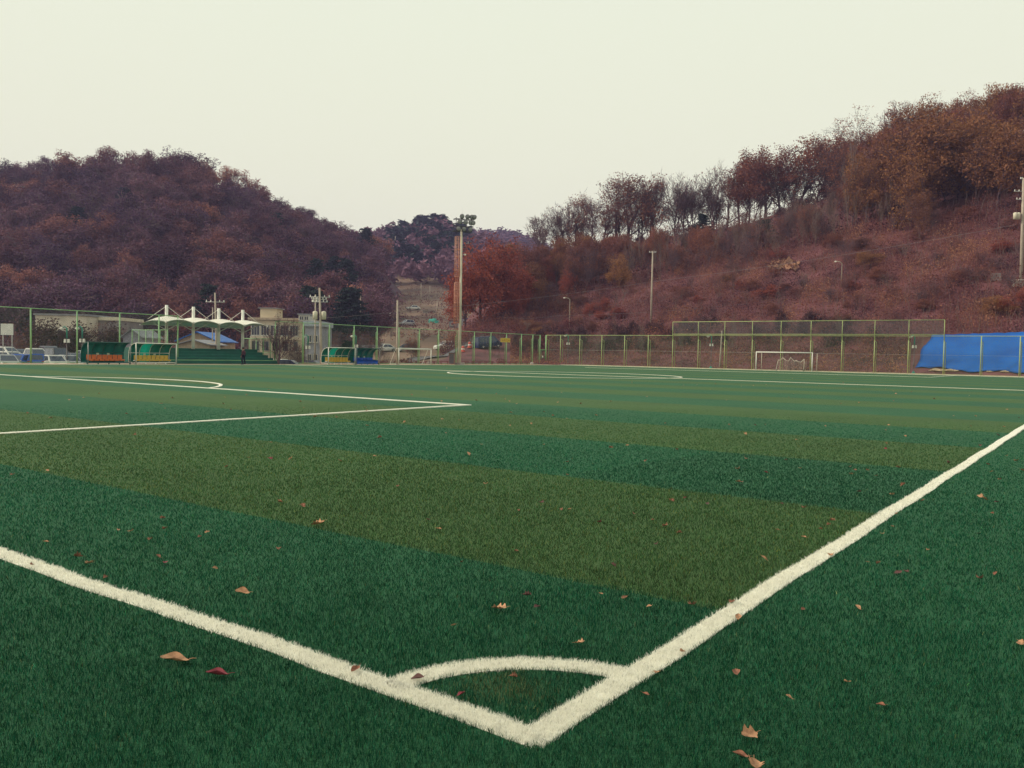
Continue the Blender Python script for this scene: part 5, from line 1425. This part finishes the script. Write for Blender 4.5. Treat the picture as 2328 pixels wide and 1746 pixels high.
# long pale building behind the parked cars
t, Lw, Hh = house('long_building', 'long pale flat roofed building half hidden by shrubs behind the parked cars', 80, 196, 138, zat(140, 717, 138), 10, mat('plaster_pale', (.62, .56, .46), .85, .15, .4))
MB().box((Lw / 2, 5, Hh + .1), (Lw + .4, 10.4, .3)).build('roof', roofg, t)
for k in range(5): window(t, Lw * (.1 + .2 * k), Hh * .62, 1.1, .9); window(t, Lw * (.1 + .2 * k), Hh * .25, 1.1, 1.0)
t, Lw, Hh = house('low_hall', 'lower grey hall right of the long pale building', 196, 272, 142, zat(230, 722, 142), 9, mat('plaster_dull', (.24, .21, .22), .85, .2, .4))
MB().box((Lw / 2, 4.3, Hh - .2), (Lw + .3, 9.2, .55)).build('fascia', cream, t)
for k in range(4): window(t, Lw * (.14 + .24 * k), Hh * .5, 1.0, 1.3)
def gable(name, label, u0, u1, d, veave, vridge, dep, wall, roofm, front=True):
    t, Lw, Hh = house(name, label, u0, u1, d, zat((u0 + u1) / 2, veave, d), dep, wall)
    hr = zat((u0 + u1) / 2, vridge, d) - zat((u0 + u1) / 2, veave, d)
    MB().prism([(0, 0), (Lw, 0), (Lw / 2, hr)], 0, dep, lambda x, y, z: (x, z, Hh + y)).build('gable', wall, t)
    for s_ in (0, 1):
        a = np.array((-.3 if s_ == 0 else Lw + .3, 0, Hh - .1)); b = np.array((Lw / 2, 0, Hh + hr + .08))
        MB().sheet([[(a[0], -.4, a[2]), (a[0], dep + .4, a[2])], [(b[0], -.4, b[2]), (b[0], dep + .4, b[2])]], .10).build('roof', roofm, t)
    return t, Lw, Hh
t, Lw, Hh = gable('small_house', 'small grey gabled house left of the tent roof', 280, 322, 112, 765, 749, 6, mat('plaster_violet', (.30, .28, .33), .85, .15), roofg)
window(t, Lw * .5, Hh * .55, 1.0, .9); MB().box((Lw * .8, -.05, .95), (.8, .06, 1.9)).build('door', darkm, t)
t, Lw, Hh = gable('blue_roofed_house', 'low house with a bright blue sheet roof behind the stand', 404, 494, 108, 774, 755, 7, mat('plaster_tan', (.40, .30, .22), .85, .15), bluer)
window(t, Lw * .3, Hh * .5, .9, .8)
t, Lw, Hh = gable('grey_shed', 'grey roofed shed in front of the blue roofed house', 405, 476, 98, 781, 773, 5, mat('plaster_tan2', (.42, .33, .24), .85, .15), roofg)
MB().box((Lw * .72, -.06, 1.3), (1.7, .06, 1.7)).build('green_door', mat('door_green', (.03, .26, .17), .6), t)
# greenhouse behind the right dugouts
x, y = place(812, 165); t = thing('greenhouse', 'pale plastic greenhouse tunnel behind the right dugouts', 'greenhouse', (x, y, -1), math.radians(52))
MB().sheet([[(5.0 * s_, 2.6 * math.cos(a), 3.6 * math.sin(a) + .2) for a in np.linspace(0, math.pi, 13)] for s_ in np.linspace(-1, 1, 5)], .04).build('skin', mat('film_grey', (.17, .16, .20), .4, .15, .6), t, True)
for s_ in np.linspace(-1, 1, 6): MB().tube([(5.02 * s_, 2.64 * math.cos(a), 3.64 * math.sin(a) + .2) for a in np.linspace(0, math.pi, 13)], .04, 5).build('hoop', steel, t, True)
# things on the valley terraces
d_ = vhill.hit(890, 662); t, Lw, Hh = house('ruined_house', 'whitish roofless ruin high in the valley', 875, 908, d_, vhill.z(890, d_) + 2.4, 4, mat('ruin_white', (.50, .46, .42), .9, .3, .6), base=vhill.z(890, d_) - .5)
for k in range(3): window(t, Lw * (.2 + .28 * k), Hh * .58, .9, 1.0, sill=False, bars=0)
MB().box((Lw * .2, 1, Hh + .3), (1.6, 1.2, .7)).build('broken_wall', MATS['ruin_white'], t)
for i, (ua, ub, vb, hh, mm, nm, lb) in enumerate(((858, 922, 735, 1.0, mat('film_green', (.16, .24, .22), .7, .2), 'covered_plot', 'grey green covered plot on the valley floor'), (1020, 1046, 747, 2.0, roofg, 'farm_shed', 'dark low farm shed left of the mast'), (1048, 1070, 742, 2.2, bgrey, 'farm_shed', 'pale blue farm shed right of the mast'),
        (960, 984, 715, .7, conc, 'plank_pile', 'pale pile of planks on the terrace'))):
    d_ = min(vhill.hit((ua + ub) / 2, vb), 300); z = vhill.z((ua + ub) / 2, d_)
    t, Lw, Hh = house(nm, lb, ua, ub, d_, z + hh, 4, mm, base=z - .4)
    MB().box((Lw / 2, 2, Hh + .08), (Lw + .4, 4.5, .14)).build('roof', mm if i != 2 else bluer, t)
    if 'shed' in nm: window(t, Lw * .3, Hh * .6, .8, .7, bars=0)
for i, (u_, v_, mm, lb) in enumerate(((984, 734, mat('green_sheet', (.03, .26, .20), .6), 'green sheeted heap on the valley terrace'), (880, 727, cream, 'cream sheeted heap on the covered plot'))):
    d_ = min(vhill.hit(u_, v_), 300); x, y = place(u_, d_); mb = MB().lathe([(1.4, -.2), (1.3, .4), (.8, .95), (.1, 1.15)], n=10); rr = random.Random(i)
    mb.v = [(a * rr.uniform(.85, 1.2) * 1.3, b * rr.uniform(.8, 1.1), c * rr.uniform(.8, 1.1)) for a, b, c in mb.v]
    o = mb.build('sheeted_heap', mm, None, True); o.location = (x, y, vhill.z(u_, d_) + (.9 if i else 0)); tag(o, lb, 'heap')

# ---- trees and shrubs round the far edge
x, y = place(634, 90); tree('bare', x, y, -1.0, zat(634, 707, 90) + 1.0, 1.0, 'bare branching tree in front of the cream building', var=1)
x, y = place(866, 112); tree('bare', x, y, -.6, 4.2, .8, 'small bare tree right of the blue skirted dugout', var=2)
x, y = place(935, 120); tree('red', x, y, 0, 3.4, .7, 'small russet tree behind the training goal')
for i, (u_, d_, vt, k) in enumerate(((104, 118, 728, 'shrub'), (133, 112, 726, 'shrub'), (158, 110, 732, 'shrub'), (176, 120, 735, 'shrub'), (212, 124, 730, 'half'), (238, 122, 733, 'shrub'), (262, 126, 737, 'half'), (45, 110, 752, 'half'))):
    x, y = place(u_, d_); tree(k, x, y, -1, zat(u_, vt, d_) + 1, 1.1, 'dark leafy shrub tree in the row before the pale building', 'shrub trees before the pale building')
for i, (u_, d_, vt, k) in enumerate(((770, 128, 742, 'bare'), (825, 122, 748, 'bare'), (845, 126, 752, 'bare'), (755, 132, 748, 'half'), (790, 118, 770, 'pine'), (690, 100, 768, 'bare'), (664, 104, 775, 'bare'), (905, 175, 752, 'half'), (962, 172, 752, 'bare'), (888, 182, 744, 'bare'))):
    x, y = place(u_, d_); z = surf(u_, d_); tree(k, x, y, z - .2, max(2.5, zat(u_, vt, d_) - z), 1.15, {'bare': 'low bare tree behind the far fence', 'half': 'low thinning tree behind the far fence', 'pine': 'dark evergreen shrub behind the right dugouts'}[k], {'bare': 'low bare trees behind the far fence', 'half': 'low thinning trees behind the far fence'}.get(k))
# hedge and weeds behind the far fence
rs = np.random.default_rng(77); n = 26000
us = rs.uniform(600, 1210, n); dd = np.array([fence_d(u) for u in us]) + 0.6 + 4.5 * rs.random(n) ** 1.5; x, y = place(us, dd)
cl = noise2(x * .5, y * .5, 12, 5); k = (rs.random(n) < np.clip(.25 + .9 * cl, 0, 1)) & ~((us > 985) & (us < 1110)); x, y, us, dd, cl = x[k], y[k], us[k], dd[k], cl[k]
z0 = np.maximum(np.where(us > 820, vhill.zs(us, dd), -1.1), -1.1); z = z0 + rs.random(len(x)) ** .8 * 1.1 * np.clip(.4 + cl, .1, 1.2)
V1, Q1, T1 = leaf_quads(np.stack([x, y, z], 1), .12, rs, np.clip(.35 + .25 * cl + rs.normal(0, .15, len(x)), 0, 1), .1)
o = link('hedge_weeds', np_mesh('hedge_weeds', V1, Q1, brush_m, ('tint', 'FLOAT', 'FACE', T1))); tag(o, 'low reddish weeds behind the far chain link fence', 'weeds', kind='stuff')

# ---- person walking on the far edge
def person():
    P = at_x(553.3, 830, -69.9); x0, y0 = P[0], P[1]
    t = thing('person', 'person in a dark maroon jacket and dark trousers standing before the stand', 'person', (x0, y0, 0), math.radians(205))
    def skin(name, vs, es, rad, m, parent):
        me = bpy.data.meshes.new(name); me.from_pydata(vs, es, []); o = bpy.data.objects.new(name, me); COL.objects.link(o); o.parent = parent; me.materials.append(m)
        md = o.modifiers.new('skin', 'SKIN'); md.use_smooth_shade = True
        lay = me.skin_vertices[0] if len(me.skin_vertices) else None
        if lay is None:
            bpy.context.view_layer.objects.active = o; return o
        for i, r in enumerate(rad): lay.data[i].radius = (r[0], r[1]) if isinstance(r, tuple) else (r, r)
        lay.data[0].use_root = True
        sb = o.modifiers.new('sub', 'SUBSURF'); sb.levels = 1; sb.render_levels = 2
        return o
    S = mat('skin_tone', (.36, .20, .13), .6); J = mat('jacket_maroon', (.085, .028, .04), .8, .2, 3); T = mat('trousers_navy', (.012, .012, .03), .85); Hh_ = mat('hair_black', (.012, .010, .012), .7); sh = mat('shoe_dark', (.02, .02, .025), .6)
    # joints: facing +x locally
    v = [(0, 0, .92), (0, 0, 1.15), (.01, 0, 1.38), (.02, 0, 1.47), (.04, 0, 1.56), (.05, 0, 1.66),
         (0, .10, .88), (.10, .11, .48), (-.02, .11, .07), (.14, .12, .04), (0, -.10, .88), (-.05, -.11, .48), (-.14, -.11, .09), (.0, -.12, .04),
         (0, .19, 1.36), (-.03, .25, 1.10), (.09, .25, .88), (.12, .24, .80), (0, -.19, 1.36), (-.05, -.25, 1.10), (.05, -.25, .87), (.08, -.24, .79)]
    e = [(0, 1), (1, 2), (2, 3), (3, 4), (4, 5), (0, 6), (6, 7), (7, 8), (8, 9), (0, 10), (10, 11), (11, 12), (12, 13), (2, 14), (14, 15), (15, 16), (16, 17), (2, 18), (18, 19), (19, 20), (20, 21)]
    r = [.13, .13, .14, .055, .09, .085, .085, .06, .045, .035, .085, .06, .045, .035, .06, .045, .035, .04, .06, .045, .035, .04]
    body = skin('body', v, e, r, S, t)
    jv = [v[i] for i in (0, 1, 2)] + [v[14], v[15], v[16]] + [v[18], v[19], v[20]] + [(0.01, 0, 1.45)]
    skin('jacket', jv, [(0, 1), (1, 2), (2, 3), (3, 4), (4, 5), (2, 6), (6, 7), (7, 8), (2, 9)], [(.20, .17), (.19, .16), (.19, .16), .085, .07, .055, .085, .07, .055, .09], J, t)
    tv = [v[i] for i in (0, 6, 7, 8, 10, 11, 12)]
    skin('trousers', tv, [(0, 1), (1, 2), (2, 3), (0, 4), (4, 5), (5, 6)], [.155, .105, .085, .07, .105, .085, .07], T, t)
    mb = MB(); mb.lathe([(.02, -.09), (.09, -.06), (.105, .02), (.09, .08), (.04, .12), (.01, .125)], (.035, 0, 1.64), n=12); mb.build('hair', Hh_, t, True)
    for i in (8, 12): MB().box((v[i][0] + .07, v[i][1], .045 + (.03 if i == 12 else 0)), (.27, .10, .09), taper=.8).build('shoe', sh, t)
    for s_ in (-1, 1):      # fingers of the lowered hands
        w_ = v[17] if s_ > 0 else v[21]
        hd = MB()
        for k, L in enumerate((.07, .08, .075, .06)): hd.tube([(w_[0] + .025 * (k - 1.5), w_[1], w_[2] - .02), (w_[0] + .025 * (k - 1.5) + .01, w_[1], w_[2] - .02 - L * .6), (w_[0] + .025 * (k - 1.5) + .025, w_[1], w_[2] - .02 - L)], [.010, .009, .007], 5)
        hd.tube([(w_[0] + .04, w_[1], w_[2]), (w_[0] + .065, w_[1] - .01 * s_, w_[2] - .03), (w_[0] + .07, w_[1] - .01 * s_, w_[2] - .06)], [.011, .010, .008], 5)
        hd.build('fingers', S, t, True)
person()

# bare soil scar below the green pine
P = []
for j in range(7):
    row = []
    for i in range(12):
        u = 1742 + 66 * i / 11 + 5 * math.sin(j * 1.7); v = 618 - 26 * j / 6 * (.55 + .45 * math.sin(3.14 * i / 11)) + 4 * math.sin(i * 2.1); d = rhill.hit(u, v); x, y = place(u, d); row.append((x, y, rhill.z(u, d) + .35 + .2 * math.sin(i * 3.1 + j * 2.3)))
    P.append(row)
o = MB().sheet(P, .9).build('soil_bank', mat('tan_soil', (.30, .15, .085), .95, .35, .6, bump=.5), None, True); tag(o, kind='structure')

# ================================================================== FALLEN LEAVES ON THE TURF
def leaf_mesh(seed, shape):
    """one dry leaf, 1 unit long: outline with midrib, curled and cupped, a short stalk"""
    rr = random.Random(seed); n = 11; curl = rr.uniform(.5, 1.5); cup = rr.uniform(.4, 1.2); twist = rr.uniform(-.6, .6)
    P = []
    for i in range(n):
        s_ = i / (n - 1)
        if shape == 'oval': w_ = .30 * math.sin(math.pi * min(1, s_ * .97 + .02)) ** .8
        elif shape == 'oak': w_ = (.10 + .26 * math.sin(math.pi * s_ ** .8)) * (1 + .28 * math.sin(s_ * 24)) if 0 < i < n - 1 else .02
        else: w_ = .36 * math.sin(math.pi * s_) ** .6 * (1 + .35 * math.cos(s_ * 17)) if 0 < i < n - 1 else .02
        row = []
        for j in (-1, -.5, 0, .5, 1):
            y = w_ * j + .03 * math.sin(s_ * 5); x = s_ - .5
            z = cup * (w_ * j) ** 2 * 2.2 + curl * .35 * (s_ - .5) ** 2 + twist * (s_ - .5) * w_ * j + .012 * math.sin(9 * s_ + 3 * j)
            row.append((x, y, z))
        P.append(row)
    mb = MB().sheet(P, .012); mb.tube([(.48, .02, .1 * curl), (.6, .04, .12 * curl + .02), (.72, .03, .16 * curl)], [.014, .012, .009], 4)
    me = bpy.data.meshes.new('leaf_' + shape); me.from_pydata(mb.v, [], mb.f); me.update(); me.polygons.foreach_set('use_smooth', [True] * len(me.polygons))
    return me
lcol = {'tan': mat('dry_leaf_tan', (.46, .24, .13), .75, .35, 2.5, bump=.4), 'brown': mat('dry_leaf_brown', (.27, .11, .065), .75, .35, 2.5, bump=.4), 'dark': mat('dry_leaf_dark', (.12, .05, .045), .75, .3, 2.5, bump=.4), 'red': mat('dry_leaf_red', (.24, .035, .05), .7, .35, 2.5, bump=.4)}
LMS = {}
for ck in lcol:
    for k, sh_ in enumerate(('oval', 'oak', 'broad', 'oval')):
        me = leaf_mesh(31 * k + len(ck), sh_); me.materials.append(lcol[ck]); LMS[(ck, k)] = me
def leaf(u, v, size, ck, k, label, group=None, rz=None, tilt=.25):
    P = gnd(u, v, .027)
    o = bpy.data.objects.new('fallen_leaf', LMS[(ck, k)]); COL.objects.link(o); o.location = (P[0], P[1], .024 + size * .03)
    o.scale = (size,) * 3; o.rotation_euler = (R.gauss(0, tilt), R.gauss(0, tilt), R.random() * 6.28 if rz is None else rz)
    tag(o, label, 'leaf', group)
    return o
R = random.Random(3)
leaf(397, 1500, .135, 'tan', 0, 'long curled tan leaf left of the goal line, nearest the left edge', rz=.9, tilt=.15)
leaf(494, 1533, .105, 'red', 3, 'dark red curled leaf right of the long tan leaf', rz=.8, tilt=.15)
leaf(1135, 1383, .10, 'tan', 2, 'broad pale tan leaf standing up above the corner arc', rz=.2, tilt=.45)
leaf(1703, 1669, .075, 'tan', 2, 'pale broad leaf outside the touch line near the bottom', rz=1.0)
leaf(1683, 1716, .06, 'brown', 0, 'small brown leaf left of the pair at the bottom edge', rz=.4)
leaf(1716, 1738, .075, 'tan', 1, 'pale leaf cut by the bottom edge', rz=2.0)
leaf(950, 1541, .065, 'dark', 3, 'dark curled leaf lying on the corner arc', rz=.5)
leaf(1167, 1537, .04, 'brown', 1, 'small brown leaf inside the corner quarter circle')
leaf(808, 1521, .055, 'brown', 0, 'brown leaf on the goal line left of the corner arc', rz=1.6)
leaf(724, 1191, .115, 'tan', 1, 'pair like wide pale leaf on the edge of the first olive stripe', rz=.6, tilt=.2)
leaf(551, 1346, .09, 'tan', 3, 'curled pale leaf in the dark stripe above the goal line', rz=.7)
L5 = [(870, 30), (1040, 78), (930, 105), (848, 244), (1565, 388), (1697, 394), (1828, 394), (2131, 403), (1703, 292), (1424, 444), (297, 468), (78, 494), (1760, 665), (1906, 688), (1021, 767), (745, 842), (823, 848), (1032, 832), (944, 899), (1303, 855), (1255, 884), (291, 915), (493, 1008), (995, 1006), (558, 1051), (662, 1138), (1747, 958), (1352, 1080), (200, 1058), (1040, 1046)]
L6 = [(1331, 249), (1787, 155), (1962, 185), (730, 380), (1258, 165), (1637, 507), (2135, 245), (2110, 875), (2195, 720), (785, 875)]
L7 = [(1100, 46), (783, 8), (1420, 30), (1785, 121), (1005, 182), (580, 177), (640, 173), (1371, 208), (2180, 132), (520, 230), (830, 266), (1375, 287), (1372, 320), (1490, 244), (1890, 183), (2090, 187), (2055, 238), (1945, 301), (103, 325), (520, 380), (765, 388), (473, 444), (852, 438), (1155, 429), (1185, 449), (1262, 451), (1162, 474), (1315, 484), (1447, 433), (1755, 403), (500, 523), (1478, 540), (1210, 581), (1411, 598), (2108, 362), (2166, 392), (1992, 415), (2013, 460), (2198, 450), (2065, 507), (1945, 610), (1970, 622), (2046, 644), (2018, 712), (1596, 635), (1438, 714), (1415, 792), (1350, 835), (1937, 834), (290, 654), (72, 635), (740, 653), (875, 678), (1049, 755), (1026, 780), (977, 807), (717, 812), (875, 856), (122, 828), (35, 788), (1037, 966), (636, 986), (1265, 1008), (1330, 1013), (1447, 1070), (1495, 1066), (2037, 1077), (1945, 1106), (195, 1265), (440, 1249), (475, 1341), (868, 1292), (1205, 1282), (137, 1550), (1630, 934), (2195, 1500)]
LD = [(1590, 1452), (1705, 1505), (1830, 1472), (1903, 1522), (810, 985), (735, 995), (860, 1050), (1050, 1045), (605, 1083), (655, 1090), (925, 1122), (948, 1142), (1120, 1102), (1212, 1100), (1230, 1100), (1170, 1085), (1295, 1127), (1325, 1220), (1115, 1190), (998, 1213), (1370, 1110), (1410, 1122), (1468, 1150), (1418, 1175), (1450, 1080), (1225, 1025), (1225, 998), (1175, 960), (1320, 967), (1355, 962), (1395, 995), (963, 935), (820, 945), (1012, 980), (1040, 960), (1255, 872), (1595, 1040), (1655, 1020), (1480, 1075), (1350, 1290)]
pts = [(x / 2.765, 900 + y / 2.765) for x, y in L5] + [(800 + x / 3.16, 1300 + y / 3.16) for x, y in L6] + [(1500 + x / 2.6715, 900 + y / 2.6715) for x, y in L7] + [(x * 1.0524, y * 1.0524) for x, y in LD]
for u, v in pts:
    P = gnd(u, v, .036); d = depth(P)
    sz = R.uniform(.035, .065) if d < 9 else R.uniform(.05, .085)
    ck = R.choices(['tan', 'brown', 'dark', 'red'], [5, 5, 2, .6])[0]
    side = 'outside the touch line' if P[0] > .06 else ('outside the goal line' if P[1] < -.06 else ('in the first dark stripe' if P[1] < STR0 else ('in the first olive stripe' if P[1] < STR0 + STRP else ('in the second dark stripe' if P[1] < STR0 + 2 * STRP else 'farther up the striped pitch'))))
    lb = {'tan': 'small pale tan', 'brown': 'small brown', 'dark': 'small dark brown', 'red': 'small dark red'}[ck] + ' fallen leaf ' + side
    leaf(u, v, sz, ck, R.randrange(4), lb, lb)

for i in range(85):
    u = R.uniform(60, 2300); v = 858 + 110 * R.random() ** 1.3
    P = gnd(u, v, .03)
    if P[0] > -.2 or P[1] < 1: continue
    lb = 'tiny pale fallen leaf far out on the striped pitch'
    leaf(u, v, R.uniform(.06, .11), R.choice(['tan', 'tan', 'brown']), R.randrange(4), lb, 'tiny far leaves')
